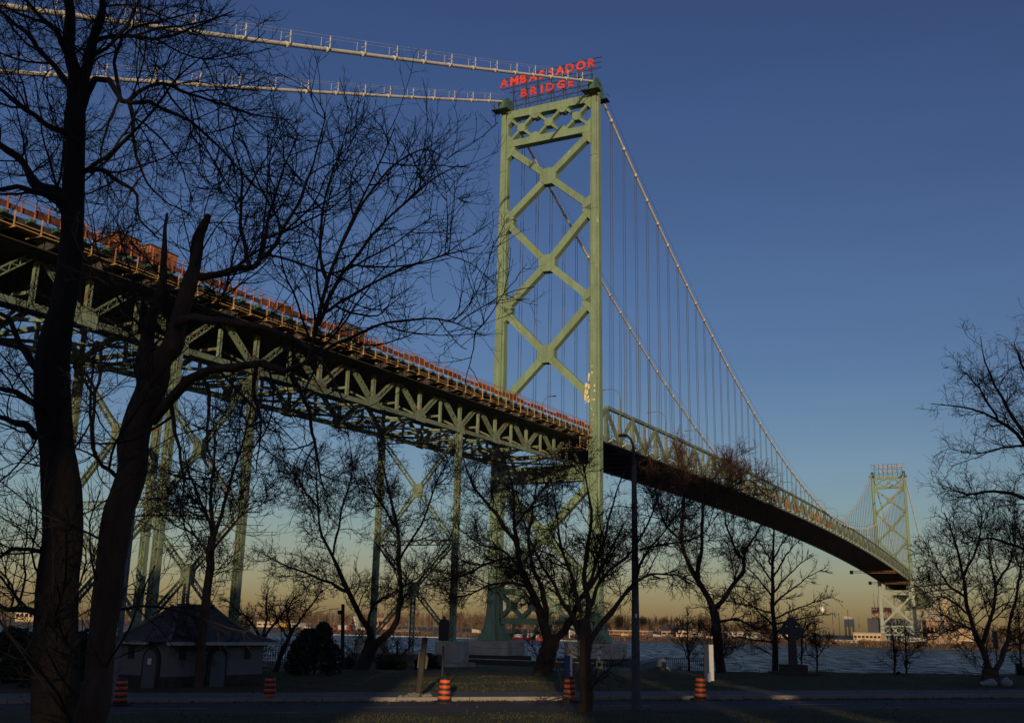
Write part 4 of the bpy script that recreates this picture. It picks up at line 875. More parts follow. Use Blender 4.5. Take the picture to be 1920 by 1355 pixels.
# evergreen shrubs: many leaf-sized faces through an uneven volume
def shrub(name, label, seed, c, rx_, ry_, rz_, n, leaf, m=EVER, group='dark evergreen shrubs', lobes=7, conical=0.0):
    g = np.random.default_rng(seed); T = thing(name, label, 'shrub', (c[0], c[1], gz(c[0], c[1])), group)
    Lc = g.normal(size=(lobes, 3)); Lc /= np.linalg.norm(Lc, axis=1, keepdims=True); Lc *= g.uniform(.3, .62, (lobes, 1)); Lr = g.uniform(.35, .6, lobes)
    k = g.integers(0, lobes, n); d = g.normal(size=(n, 3)); d /= np.linalg.norm(d, axis=1, keepdims=True); P = Lc[k]+d*(Lr[k]*g.random(n)**.28)[:, None]
    P[:, :2] *= (1-conical*np.clip(P[:, 2:3], -1, 1)); P = P*np.array([rx_, ry_, rz_])+np.array(c); 
    P[:, 2] = np.maximum(P[:, 2], gz(c[0], c[1])+.02)
    a = g.normal(size=(n, 3)); a /= np.linalg.norm(a, axis=1, keepdims=True); b = np.cross(a, g.normal(size=(n, 3))); b /= np.linalg.norm(b, axis=1, keepdims=True)
    s = leaf*g.uniform(.6, 1.4, (n, 1)); V = np.stack([P-a*s, P+b*s*.5, P+a*s, P-b*s*.5], 1).reshape(-1, 3)
    o = put('foliage', mesh_arrays('foliage', V, np.arange(4*n).reshape(n, 4), m, False), T); o['kind'] = 'stuff'
    mb = MB(); mb.tube([(c[0], c[1], gz(c[0], c[1])-.1), (c[0]+.05, c[1], c[2])], [.1, .05], 6); put('stem', mb.mesh('stem', BARK), T)
    return T
def shr(label, seed, px, py0, py1, wpx, Y, n, leaf, **k):
    a = at(px, py1, Y); b = at(px, py0, Y); h = b[2]-a[2]; wd = wpx*Y/F_PX
    shrub('evergreen_shrub', label, seed, ((a[0]), Y, (a[2]+b[2])/2), wd*.58, wd*.5, h*.56, n, leaf, **k)
shr('rounded dense evergreen right of the ornamental trees', 1, 588, 1166, 1275, 92, 70, 5200, .14, conical=.3)
shr('dark conifer sprig beside the round evergreen', 2, 622, 1195, 1270, 26, 74, 500, .13)
shr('dark evergreen behind the hut roof at the left', 3, 252, 1145, 1290, 78, 66, 3600, .15)
shr('black shrub mass at the left picture edge', 4, 22, 1180, 1310, 110, 60, 4200, .16)
shr('dark shrub between the two leaning trunks', 5, 160, 1165, 1300, 90, 62, 3400, .16)
shr('low dark shrub left of the big trunk foot', 6, 75, 1215, 1315, 90, 56, 2600, .15)
shr('low hedge clump behind the V tree', 7, 655, 1222, 1268, 60, 88, 1500, .15)
shr('low hedge clump left of the leaning wood pole', 8, 735, 1226, 1270, 70, 90, 1700, .15)
shr('low hedge clump behind the leaning wood pole', 9, 800, 1226, 1270, 60, 90, 1500, .15)
shr('tiny evergreen at the foot of the staked sapling', 10, 1683, 1253, 1280, 15, 80, 300, .1)
shr('small dark shrub near the right picture edge', 12, 1915, 1240, 1285, 18, 78, 400, .11)
# lawn blades on the far verge and near verge
def blades(name, n, xr, nr, hmax, seed):
    g = np.random.default_rng(seed); x = g.uniform(*xr, n); q = g.uniform(*nr, n); y = q+0.17*x
    z = np.array([lawn_z(a, b) for a, b in zip(x, y)]); P = np.stack([x, y, z-.02], 1); th = g.uniform(0, PI, n); wv = np.stack([np.cos(th), np.sin(th), 0*th], 1)*g.uniform(.01, .022, (n, 1))
    tip = P+np.stack([g.normal(size=n)*.03, g.normal(size=n)*.03, g.uniform(.4, 1, n)*hmax], 1)
    V = np.stack([P-wv, P+wv, tip], 1).reshape(-1, 3); o = put(name, mesh_arrays(name, V, np.arange(3*n).reshape(n, 3), BLADE, False)); o['kind'] = 'stuff'
    o['label'] = 'short winter grass on the '+('far' if nr[0] > 50 else 'near')+' side of the road'; o['category'] = 'grass'; return o
blades('grass', 42000, (-24, 36), (WALK_E+.2, 78), .10, 5)
blades('grass', 9000, (-14, 16), (34.5, NEAR_E-.6), .09, 6)

def leaf_litter(n, seed):
    g = np.random.default_rng(seed); x = g.uniform(-20, 32, n); q = np.where(g.random(n) < .45, KERB_E-.05-np.abs(g.normal(size=n))*.35, g.uniform(NEAR_E-6, 74, n)); y = q+.17*x
    z = np.array([(gz(a, 60)+(.165 if KERB_E+.02 < b-.17*a < WALK_E else .012) if NEAR_E < b-.17*a < WALK_E else lawn_z(a, b)+.03) for a, b in zip(x, y)])
    P = np.stack([x, y, z], 1); th = g.uniform(0, 2*PI, n); u_ = np.stack([np.cos(th), np.sin(th), g.normal(size=n)*.35], 1)*g.uniform(.03, .07, (n, 1)); v_ = np.stack([-np.sin(th), np.cos(th), g.normal(size=n)*.35], 1)*g.uniform(.02, .05, (n, 1))
    V = np.stack([P-u_, P+v_, P+u_, P-v_], 1); V[:, :, 2] += .03; o = put('fallen_leaves', mesh_arrays('fallen_leaves', V.reshape(-1, 3), np.arange(4*n).reshape(n, 4), mat('dead_leaf', (.11, .065, .03), .9, var=.5, vscale=2), False)); o['kind'] = 'stuff'; tag(o, 'brown dead leaves along the kerb and over the grass', 'leaves')
leaf_litter(3600, 12)
# ================================================================ HUT
HC = np.array([-17.3, 55.2]); e1 = np.array([.55, .835]); e2 = np.array([-.835, .55])
hz = gz(-17.3, 55)+.05
def H(a, b, z): p = HC+e1*a+e2*b; return np.array([p[0], p[1], hz+z])
HUT = thing('washroom_hut', 'small stuccoed park hut with a flared dark hip roof', 'hut', H(0, 0, 0))
LA, LB, WH = 6.6, 4.6, 2.35
def wallbox(name, a0, a1, b0, b1, z0, z1, m):
    mb = MB(); vs = [H(a, b, z) for a in (a0, a1) for b in (b0, b1) for z in (z0, z1)]; mb.add(vs, CUBE_F); return put(name, mb.mesh(name, m), HUT)
wallbox('wall', 0, LA, 0, LB, .6, WH, WALLM); wallbox('stone_plinth', -.06, LA+.06, -.06, LB+.06, -.6, .62, STONE)
ro = MB(); ov = .55; prof = [(-ov, WH-.02), (.35, WH+.28), (1.25, WH+.95), (2.1, WH+1.85)]
rings = []
for d, z in prof:
    b0, b1 = d, LB-d; a0, a1 = d, LA-d
    if b1-b0 < .3: b0 = b1 = LB/2; b0 -= .12; b1 += .12
    rings.append([H(a0, b0, z), H(a1, b0, z), H(a1, b1, z), H(a0, b1, z)])
vs = [p for r in rings for p in r]; fs = [(k*4+i, k*4+(i+1) % 4, (k+1)*4+(i+1) % 4, (k+1)*4+i) for k in range(3) for i in range(4)]+[(0, 3, 2, 1), (12, 13, 14, 15)]
ro.add(vs, fs); put('roof', ro.mesh('roof', SHING), HUT)
for i in range(4):
    mb = MB()
    for k in range(3): mb.bar(rings[k][i]+np.array([0, 0, .05]), rings[k+1][i]+np.array([0, 0, .05]), .2, .1)
    put('hip_cap', mb.mesh('hip_cap', mat('hip_cap', (.13, .125, .12), .8)), HUT)
mbr = MB(); mbr.bar(rings[3][0]+np.array([0, 0, .06]), rings[3][1]+np.array([0, 0, .06]), .3, .12); put('ridge_cap', mbr.mesh('ridge_cap', SHING), HUT)
for (a0, b0, a1, b1) in ((-ov, -ov, LA+ov, -ov), (-ov, 1.0, -ov, LB+ov)): beam(HUT, 'gutter', H(a0, b0, WH-.08), H(a1, b1, WH-.08), .14, .16, TRIM)
def arched(c, wd, h, along, off, name, m, dp):
    poly = [(-wd/2, 0), (wd/2, 0)]+[(wd/2*math.cos(a), h-wd/2+wd/2*math.sin(a)) for a in np.linspace(0, PI, 9)]
    mb = MB(); o = H(c, off, 0) if along == 1 else H(off, c, 0); ex = (e1[0], e1[1], 0) if along == 1 else (-e2[0], -e2[1], 0); n = (-e2[0], -e2[1], 0) if along == 1 else (-e1[0], -e1[1], 0)
    mb.prism(poly, o, ex, (0, 0, 1), n, dp); return mb.mesh(name, m)
for along, c in ((2, 1.15), (1, 3.2)):
    put('door_arch', arched(c, 1.3, 2.1, along, -.08, 'door_arch', STONE, .16), HUT); d = put('door', arched(c, .98, 1.92, along, -.15, 'door', DOORM, .1), HUT)
def hwin(along, c, zc, wd, h):
    if along == 1: beam(HUT, 'louvre_window', H(c-wd/2, -.02, zc), H(c+wd/2, -.02, zc), .1, h, DARK)
    else: beam(HUT, 'louvre_window', H(-.02, c-wd/2, zc), H(-.02, c+wd/2, zc), .1, h, DARK)
hwin(2, 2.9, 1.75, .42, .62); hwin(1, .9, 1.75, .42, .62); hwin(1, 5.4, 1.75, .42, .62)
beam(HUT, 'notice', H(-.215, 1.0, 1.35), H(-.215, 1.28, 1.35), .02, .3, WHITE)

# ================================================================ STREET FURNITURE
def drum(px, py, Y, label, sx=1.0, lean=0):
    p = at(px, py, Y); x, y = p[0], p[1]; z = gz(x, 60)+.006
    D = thing('traffic_drum', label, 'traffic drum', (x, y, z), 'traffic drums along the kerb')
    T0 = Matrix.Translation((x, y, z)) @ Matrix.Rotation(.035*math.sin(px*1.7), 4, 'Y') @ Matrix.Rotation(px*.7, 4, 'Z'); s = sx
    mb = MB(); mb.lathe([(.46*s, 0), (.47*s, .05), (.30*s, .11)], 18); put('rubber_base', mb.mesh('rubber_base', BLACK), D, T0)
    R = lambda h: (.285-.075*(h/1.1))*s
    mb = MB(); prof = [(R(.1), .09)]
    for h in (.2, .38, .42, .58, .62, .78, .82, .98, 1.05): prof.append((R(h), h))
    prof += [(.13*s, 1.08), (.12*s, 1.1)]; mb.lathe(prof, 18); put('body', mb.mesh('body', BLACK, True), D, T0)
    for h in (.17, .40, .62, .84):
        mb = MB(); mb.lathe([(R(h)+.008, h), (R(h+.13)+.008, h+.13)], 18); put('stripe', mb.mesh('stripe', DRUMO, True), D, T0)
    mb = MB(); mb.tube([(-.09, 0, 1.08), (-.09, 0, 1.17), (.09, 0, 1.17), (.09, 0, 1.08)], .018, 6); put('handle', mb.mesh('handle', BLACK), D, T0)
drum(225, 1322, 44.8, 'dim traffic drum in front of the left hut corner'); drum(505, 1314, 47.9, 'orange striped drum right of the hut on the road edge')
drum(832, 1316, 47.4, 'brightest sunlit orange traffic drum under the signal post'); drum(1068, 1314, 48.6, 'sunlit striped drum just left of the straight dark tree'); drum(1313, 1311, 50.4, 'orange striped drum in shade before the white panel')

def lathe_pole(T, name, p, h, r0, r1, m, n=8):
    mb = MB(); mb.tube([p, p+np.array([0, 0, h])], [r0, r1], n); return put(name, mb.mesh(name, m), T)
p = at(1193, 1332, 43.6); p[2] = gz(p[0], p[1])
POLED = mat('dark_pole', (0.085, 0.085, 0.088), 0.75, var=0.2, vscale=2)
LP = thing('lamp_post', 'tall grey concrete lamp post right of the straight dark tree', 'lamp post', p)
lathe_pole(LP, 'column', p+np.array([0, 0, -.1]), 10.35, .19, .10, POLED)
mb = MB(); q = p+np.array([0, 0, 10.2]); mb.tube([q, q+np.array([-.02, 0, .5]), q+np.array([-.12, -.03, .8]), q+np.array([-.28, -.05, .95])], [.075, .055, .045, .04], 7); put('arm', mb.mesh('arm', POLED), LP)
mb = MB(); mb.prism([(0, .03), (-.2, .07), (-.40, .05), (-.44, -.04), (-.1, -.06), (0, -.03)], q+np.array([-.24, -.05, .95]), (1, 0, 0), (0, 0, 1), (0, 1, 0), .15); put('luminaire', mb.mesh('luminaire', POLED), LP)
mb = MB(); mb.box((-.035, -.28, 3.62), (.035, -.20, 3.78)); put('hand_hole_cover', mb.mesh('hand_hole_cover', WHITE), LP, Matrix.Translation(p))
p = at(208, 1305, 46.5); p[2] = gz(p[0], p[1])
UPp = thing('utility_pole', 'grey pole standing behind the leaning trunk by the hut', 'pole', p); lathe_pole(UPp, 'shaft', p+np.array([0, 0, -.1]), 13, .23, .16, POLE); beam(UPp, 'number_plate', p+np.array([-.05, -.24, 3]), p+np.array([.05, -.24, 3]), .02, .5, WHITE)
# leaning wood pole with its pile of rocks
a = at(783, 1312, 49.2); b = at(797, 1195, 49.8); a[2] = gz(a[0], 60)+.1
WPL = thing('wood_pole', 'short leaning wooden pole rising from a pile of rocks', 'pole', a); mb = MB(); mb.tube([a, (a+b)/2, b], [.15, .135, .13], 8); put('shaft', mb.mesh('shaft', WOOD), WPL)
c = a+(b-a)*.62; mb = MB(); mb.prism([(-.24, -.35), (.2, -.38), (.26, .1), (.1, .38), (-.2, .3)], c+np.array([0, .2, 0]), (1, 0, 0), (0, 0, 1), (0, 1, 0), .08); put('sign_back', mb.mesh('sign_back', BLACK), WPL)
g = np.random.default_rng(9)
def rockmesh(seed):
    g = np.random.default_rng(seed); bm = bmesh.new(); bmesh.ops.create_icosphere(bm, subdivisions=2, radius=1)
    for v in bm.verts: v.co *= .75+.45*g.random(); v.co.z *= .7
    me = bpy.data.meshes.new('rock'); bm.to_mesh(me); bm.free(); me.materials.append(ROCK); return me
rms = [rockmesh(s) for s in range(4)]
for i in range(13):
    x = a[0]+g.normal()*.42; y = a[1]+g.normal()*.22; s = g.uniform(.10, .22)
    o = put('rock', rms[i % 4], None, Matrix.Translation((x, y, gz(x, 60)+.1+s*.5)) @ Matrix.Rotation(g.uniform(0, 6), 4, 'Z') @ Matrix.Scale(s, 4)); tag(o, 'grey rock in the pile at the foot of the wooden pole', 'rock', 'rocks round the wooden pole')
# signal head on its post
p = at(828, 1300, 54); p[2] = gz(p[0], p[1])
SG_ = thing('signal_post', 'black signal head on a slim post behind the bright drum', 'traffic signal', p); lathe_pole(SG_, 'post', p, 2.35, .05, .05, BLACK); lathe_pole(SG_, 'yellow_collar', p+np.array([0, 0, 2.3]), .28, .065, .065, CRANE)
mb = MB(); mb.prism([(-.25, 0), (.25, 0), (.27, .9), (.2, 1.02), (.07, 1.06), (.06, 1.2), (-.06, 1.2), (-.07, 1.06), (-.2, 1.02), (-.27, .9)], p+np.array([0, 0, 2.55]), (1, 0, 0), (0, 0, 1), (0, 1, 0), .3); put('signal_head', mb.mesh('signal_head', BLACK), SG_)
for k in range(3):
    mb = MB(); mb.tube([p+np.array([0, .16, 2.78+k*.28]), p+np.array([0, .36, 2.76+k*.28])], .11, 8); put('visor', mb.mesh('visor', BLACK), SG_)
# wooden service pole with box and wire
p = at(642, 1262, 86); top = at(643, 1132, 86)
SP = thing('service_pole', 'dark service pole with a small box beside the V tree', 'pole', (p[0], 86, gz(p[0], 86))); mb = MB(); mb.tube([(p[0], 86, gz(p[0], 86)-.2), (top[0], 86, top[2])], [.17, .14], 8); put('shaft', mb.mesh('shaft', WOOD), SP)
b = at(636.5, 1147, 86); mb = MB(); mb.prism([(-.17, .14), (.2, .14), (.14, -.18), (-.1, -.18)], b, (1, 0, 0), (0, 0, 1), (0, 1, 0), .3); put('meter_box', mb.mesh('meter_box', BLACK), SP)
mb = MB(); mb.tube([at(637, 1139, 86), at(615, 1143, 84), at(590, 1149, 82), at(560, 1160, 78)], .018, 4); put('wire', mb.mesh('wire', BLACK), SP)
# upright panels on the lawn
def panel(px0, px1, py0, py1, Y, label, facem, wd, grp):
    a = at(px1, py1, Y); b = at(px1, py0, Y); z0, z1 = gz(a[0], Y)-.1, b[2]; T = thing('panel_sign', label, 'sign', (a[0], Y, z0), grp)
    ew = (px1-px0)*Y/F_PX; d = np.array([-.62, .78, 0]); e = np.array([-.78, -.62, 0])
    o = np.array([a[0]-ew/2, Y, (z0+z1)/2])
    mb = MB(); mb.box((a[0]-ew, Y-.02, z0), (a[0], Y+.06, z1)); put('edge', mb.mesh('edge', WHITE), T)
    mb = MB(); vs = [np.array([a[0]-ew*.5, Y+.07, 0]), np.array([a[0]-ew*.5, Y+.07, 0])+d*wd]
    mb.bar(np.array([*vs[0][:2], (z0+z1)/2]), np.array([*vs[1][:2], (z0+z1)/2]), .16, z1-z0-.05); put('face', mb.mesh('face', facem), T); return T
panel(1331, 1339, 1208, 1278, 68, 'tall white edged grey panel sign before the dark crooked tree', SLATE, .52, 'panel signs on the lawn'); panel(1069, 1073, 1228, 1268, 72, 'blue panel sign with a white edge left of the straight dark tree', BLUE, .62, 'panel signs on the lawn')
a = at(1330, 1276, 66); T = thing('marker_post', 'little white pointed marker left of the white panel', 'marker', (a[0], 66, gz(a[0], 66)))
mb = MB(); mb.prism([(-.09, 0), (.09, 0), (.09, .58), (-.02, .52), (-.09, .38)], (a[0], 66, gz(a[0], 66)+.1), (1, 0, 0), (0, 0, 1), (0, 1, 0), .08); put('board', mb.mesh('board', WHITE), T)
a = at(1124, 1262, 76); zg = gz(a[0], 76); SY = thing('trail_sign', 'small yellow square sign with white plates above it', 'sign', (a[0], 76, zg)); lathe_pole(SY, 'post', np.array([a[0], 76.05, zg]), 1.75, .035, .035, POLE)
for nm, z, wd, h, m_ in (('yellow_plate', .75, .46, .56, SIGNY), ('white_plate', 1.19, .26, .26, WHITE), ('upper_plate', 1.58, .28, .22, WHITE)): boxpart(SY, nm, (a[0]-wd/2, 75.97, zg+z-h/2), (a[0]+wd/2, 76.0, zg+z+h/2), m_)
boxpart(SY, 'pictogram', (a[0]-.1, 75.955, zg+.65), (a[0]+.1, 75.967, zg+.87), BLACK); boxpart(SY, 'orange_band', (a[0]-.06, 75.96, zg+.18), (a[0]+.06, 76.0, zg+.4), DRUMO)
# covered boats and tarpaulins
def wedge(px0, px1, py0, py1, Y, m_, label, dp, peak, nm='tarpaulin_heap', cat='tarpaulin'):
    a = at(px0, py1, Y); b = at(px1, py0, Y); z0 = gz(a[0], Y)-.2; h = b[2]-z0; W_ = b[0]-a[0]
    T = thing(nm, label, cat, (a[0], Y, z0)); mb = MB()
    poly = [(0, 0), (W_, 0), (W_, h*peak[2]), (W_*peak[0], h), (0, h*peak[1])]; mb.prism(poly, (a[0], Y, z0), (1, 0, 0), (0, 0, 1), (0, 1, 0), dp); put('cover', mb.mesh('cover', m_), T)
    for k in (.2, .5, .8): mb = MB(); mb.bar((a[0]+W_*k, Y-dp/2-.02, z0+.1), (a[0]+W_*k, Y-dp/2-.02, z0+h*.6), .03, .04); put('tie_rope', mb.mesh('tie_rope', POLE), T)
wedge(1196, 1242, 1232, 1266, 88, TARPB, 'pale grey covered trailer behind the lawn crest', 4, (.9, .7, .9)); wedge(1214, 1262, 1249, 1268, 86, TARPG, 'dull green tarpaulin heap before the pale trailer', 3, (.5, .75, .45))
wedge(1240, 1270, 1247, 1268, 90, TARPB, 'upturned grey boat left of a matching boat', 2.5, (.25, .8, .1), 'upturned_boat', 'boat'); wedge(1264, 1292, 1247, 1268, 91, TARPB, 'upturned grey boat right of its neighbour by the thin sapling', 2.5, (.25, .8, .1), 'upturned_boat', 'boat')
def railing(px0, px1, py0, py1, Y, label, m_, n, grp='railings along the river', nm='railing'):
    a = at(px0, py1, Y); b = at(px1, py1, Y); z1 = at((px0+px1)/2, py0, Y)[2]; z0 = min(gz(a[0], Y), gz(b[0], Y)); T = thing(nm, label, 'fence', (a[0], Y, z0), grp)
    for i in range(n): x = a[0]+(b[0]-a[0])*i/(n-1); boxpart(T, 'post', (x-.03, Y-.03, z0-.1), (x+.03, Y+.03, z1), m_)
    for k in (1.0, .55): boxpart(T, 'rail', (a[0], Y-.02, z0+(z1-z0)*k-.05), (b[0], Y+.02, z0+(z1-z0)*k), m_)
railing(1396, 1424, 1255, 1268, 92, 'short pale railing left of the straight leader tree', POLE, 6); railing(1520, 1560, 1255, 1270, 93, 'short pale railing right of the stone cross', POLE, 8); railing(1640, 1678, 1261, 1275, 90, 'short pale railing left of the staked sapling', POLE, 8)
railing(1240, 1330, 1233, 1262, 110, 'dark riverside fence behind the boats', DKST, 26); railing(500, 560, 1218, 1262, 100, 'dark wire fence behind the leaning ornamental tree', DKST, 14); railing(600, 670, 1222, 1262, 104, 'dark wire fence behind the service pole', DKST, 14); railing(1020, 1066, 1242, 1266, 100, 'dark fence left of the blue panel', DKST, 9)
railing(1130, 1200, 1240, 1266, 100, 'pale mesh fence behind the yellow sign', SLATE, 14)
# dark retaining wall by the bents
a = at(650, 1262, 104); b = at(832, 1262, 104); z1 = at(740, 1226, 104)[2]; T = thing('retaining_wall', 'dark concrete wall under the riverside hedge', 'wall', (a[0], 104, .3))
n = 9
for i in range(n): x0 = a[0]+(b[0]-a[0])*i/n; boxpart(T, 'panel', (x0, 103.8, .2), (x0+(b[0]-a[0])/n-.03, 104.2, z1), mat('dark_concrete', (.1, .095, .09), .9, var=.25, vscale=.8))
boxpart(T, 'coping', (a[0]-.1, 103.7, z1+.002), (b[0]+.1, 104.3, z1+.15), CONC)
a = at(1020, 1262, 170); b = at(1060, 1262, 170)
T = thing('dock_wall', 'low dark quay wall beside the tower pier', 'wall', br(-14, 0, 0)); 
beam(T, 'face', br(-16, -16, .15), br(-16, 16, .15), 1.0, 1.3, TIMBER); beam(T, 'cap', br(-16, -16, .86), br(-16, 16, .86), 1.2, .12, CONC)
# stone cross
Yc = 78; a = at(1488, 1262, Yc); zg = gz(a[0], Yc); k = Yc/F_PX
CR = thing('stone_cross', 'tall stone Celtic cross on a stepped plinth', 'monument', (a[0], Yc, zg)); cx = a[0]; zt_ = at(1488, 1157, Yc)[2]; zc = at(1488, 1182, Yc)[2]
boxpart(CR, 'step', (cx-1.5, Yc-1.4, zg-.3), (cx+1.5, Yc+1.4, zg+.25), STONE); boxpart(CR, 'plinth', (cx-.85, Yc-.8, zg+.252), (cx+.85, Yc+.8, zg+.78), STONE)
mb = MB(); mb.prism([(-.29, .78), (.29, .78), (.24, zc-zg-.28), (.86, zc-zg-.25), (.86, zc-zg+.25), (.24, zc-zg+.28), (.25, zt_-zg), (-.25, zt_-zg), (-.24, zc-zg+.28), (-.86, zc-zg+.25), (-.86, zc-zg-.25), (-.24, zc-zg-.28)], (cx, Yc, zg), (1, 0, 0), (0, 0, 1), (0, 1, 0), .42); put('shaft', mb.mesh('shaft', mat('granite', (.055, .053, .052), .8, var=.2, vscale=3)), CR)
mb = MB(); N_ = 24
for i in range(N_):
    q0, q1 = 2*PI*i/N_, 2*PI*(i+1)/N_; mb.prism([(.56*math.cos(q0), .56*math.sin(q0)), (.76*math.cos(q0), .76*math.sin(q0)), (.76*math.cos(q1), .76*math.sin(q1)), (.56*math.cos(q1), .56*math.sin(q1))], (cx, Yc, zc), (1, 0, 0), (0, 0, 1), (0, 1, 0), .28)
put('ring', mb.mesh('ring', MATS['granite']), CR)
# white bags and the stick beside them
def bag(px, py, Y, sx, sz, label, seed):
    g = np.random.default_rng(seed); p = at(px, py, Y); bm = bmesh.new(); bmesh.ops.create_icosphere(bm, subdivisions=3, radius=1)
    for v in bm.verts:
        n_ = 1+.14*math.sin(5*v.co.x+seed)+.1*math.sin(7*v.co.y+4*v.co.z); v.co = Vector((v.co.x*sx*n_, v.co.y*sx*.8*n_, (v.co.z*.5+.5)*sz*n_))
    me = bpy.data.meshes.new('bag'); bm.to_mesh(me); bm.free(); me.materials.append(BAG)
    for q in me.polygons: q.use_smooth = True
    tag(put('bag', me, None, Matrix.Translation((p[0], Y, gz(p[0], Y)+.08))), label, 'bag', 'white bags by the V tree')
bag(1858, 1293, 62, .42, .42, 'low slumped white bag left of the V tree foot', 1); bag(1889, 1293, 62, .32, .5, 'upright white bag right of the V tree foot', 2)
p = at(1838, 1279, 62); q = at(1856, 1290, 62); mb = MB(); mb.tube([p, q], .025, 5); tag(put('stick', mb.mesh('stick', WHITE)), 'pale stick poking up beside the slumped white bag', 'stick')
pa = at(1874, 1288, 63); T = thing('stake_post', 'thin dark stake standing against the V trunk', 'post', (pa[0], 63, gz(pa[0], 63))); lathe_pole(T, 'shaft', np.array([pa[0], 63, gz(pa[0], 63)]), 3.1, .05, .04, DKST); boxpart(T, 'sign_plate', (pa[0]-.16, 62.9, gz(pa[0], 63)+2.2), (pa[0]+.12, 62.94, gz(pa[0], 63)+3.2), DKST)

# ================================================================ FAR BANK
def fz(x, y): s = (x-BO[0])*BU[0]+(y-BO[1])*BU[1]; return farz(s)
def at_s(px, s):                                                    # a ground point of the far bank under picture column px
    d = RT*(px-960)+UP*(677.5-1190)+FW*F_PX; k = (BO[:2]@BU[:2]+s)/(d[:2]@BU[:2]); return np.array([d[0]*k, d[1]*k, farz(s)])
def fbox(name, label, cat, px0, px1, s, h, dp, m_, roofm=None, grp=None, nw=0, z0=0, gable=0):
    a = at_s(px0, s); b = at_s(px1, s); T = thing(name, label, cat, (a+b)/2, grp); ex = (b-a)/np.linalg.norm(b-a); L = np.linalg.norm(b-a); ey = np.array([-ex[1], ex[0], 0]); c = (a+b)/2+np.array([0, 0, z0])
    mb = MB(); mb.prism([(-L/2, 0), (L/2, 0), (L/2, dp), (-L/2, dp)], c+np.array([0, 0, h/2-.2]), ex, ey, (0, 0, 1), h+.4); put('wall', mb.mesh('wall', m_), T)
    mb = MB()
    if gable: mb.prism([(-.4, 0), (dp+.4, 0), (dp/2, gable)], c+np.array([0, 0, h+.2]), ey, (0, 0, 1), ex, L+1)
    else: mb.prism([(-L/2-.3, -.3), (L/2+.3, -.3), (L/2+.3, dp+.3), (-L/2-.3, dp+.3)], c+np.array([0, 0, h+.4]), ex, ey, (0, 0, 1), .4)
    put('roof', mb.mesh('roof', roofm or m_), T)
    if z0 > 4:
        for k in (-L/2+.6, 0, L/2-.6):
            for y_ in (.6, dp-.6): q = (a+b)/2+ex*k+ey*y_; beam(T, 'leg', q-np.array([0, 0, .3]), q+np.array([0, 0, z0-.3]), .6, .6, DKST, BU)
    for i in range(nw):
        q = c+ex*(-L/2+L*(i+.5)/nw)-ey*.06; beam(T, 'window', q+ex*-.35*L/nw+np.array([0, 0, h*.55]), q+ex*.35*L/nw+np.array([0, 0, h*.55]), .1, h*.3, GLASS)
    return T
fbox('warehouse', 'long low tan warehouse left of the far tower foot', 'warehouse', 1600, 1652, 540, 4.5, 20, SHED, TRIM, None, 7); fbox('warehouse', 'dark blue warehouse behind the far tower', 'warehouse', 1628, 1720, 700, 15, 40, DKBLD, DKBLD)
fbox('brick_building', 'tan block on the roofline left of the far tower', 'building', 1637, 1668, 730, 24, 25, BRICK, None, None, 5); fbox('raised_box_sign', 'bright cream box raised on legs on the far skyline', 'building', 1584, 1601, 900, 9, 8, TRIM, None, None, 0, 10)
fbox('shed', 'long cream shed under the straight leader tree', 'shed', 1365, 1420, 520, 2.6, 10, TRIM, BRICK, None, 6, 1); fbox('shed', 'low pale shed behind the stone cross', 'shed', 1455, 1482, 640, 6, 10, SHED, None, None, 3)
fbox('gabled_house', 'bright gabled house lit by the sun right of the lamp post', 'house', 1268, 1290, 520, 4.2, 9, SHED, DKBLD, None, 2, 0, 3.2); fbox('gabled_house', 'second gabled house with dark roof left of the bright one', 'house', 1240, 1262, 540, 3.6, 9, BRICK, DKBLD, None, 2, 0, 3); fbox('gabled_house', 'small pale gabled house right of the bright one', 'house', 1296, 1312, 530, 3.2, 8, TRIM, BRICK, None, 1, 0, 2.2)
fbox('brick_warehouse', 'brick warehouse behind the V tree', 'warehouse', 700, 724, 600, 9, 18, BRICK, None, None, 3); fbox('quay_shed', 'long white roofed quay shed right of the near tower', 'shed', 1142, 1215, 500, 2.0, 10, RUSTY, TRIM, None, 8, 1); fbox('flat_block', 'flat roofed block far left on the skyline', 'building', 24, 66, 560, 11, 20, SHED, None, None, 5)
fbox('flat_block', 'pale block behind the right tree on the far bank', 'building', 1805, 1828, 520, 7, 12, SHED, None, None, 4); fbox('brick_hall', 'sunlit brick hall right of the far tower foot', 'building', 1730, 1760, 560, 13, 14, BRICK, None, None, 4); fbox('low_shed', 'low white shed at the water edge left of the far tower', 'shed', 1565, 1606, 415, .9, 5, TRIM, SHED, None, 0)
fbox('low_shed', 'small tan shed by the crane', 'shed', 480, 512, 560, 4, 9, SHED, TRIM, None, 3); fbox('low_shed', 'small white shed left of the round evergreen', 'shed', 545, 560, 560, 3.4, 9, TRIM, TRIM, None, 2)
def cone_pile(px, s, r, h, label):
    a = at_s(px, s); mb = MB(); prof = [(r*(1-k)+.2, h*(k**1.0)) for k in np.linspace(0, 1, 5)]; mb.lathe(prof, 14, a-np.array([0, 0, .3])); T = tag(put('aggregate_pile', mb.mesh('aggregate_pile', PILE, True)), label, 'gravel pile', 'aggregate piles on the far bank')
fbox('grain_silo_tower', 'tall tan tower block behind the right tree', 'tower', 1772, 1781, 520, 26, 8, SHED, None, None, 0)
cone_pile(1755, 470, 13, 6, 'tan aggregate pile right of the far tower'); cone_pile(1790, 500, 15, 13, 'larger tan aggregate pile behind the right tree'); cone_pile(760, 470, 16, 2.2, 'flat tan heap behind the bent nearest the tower')
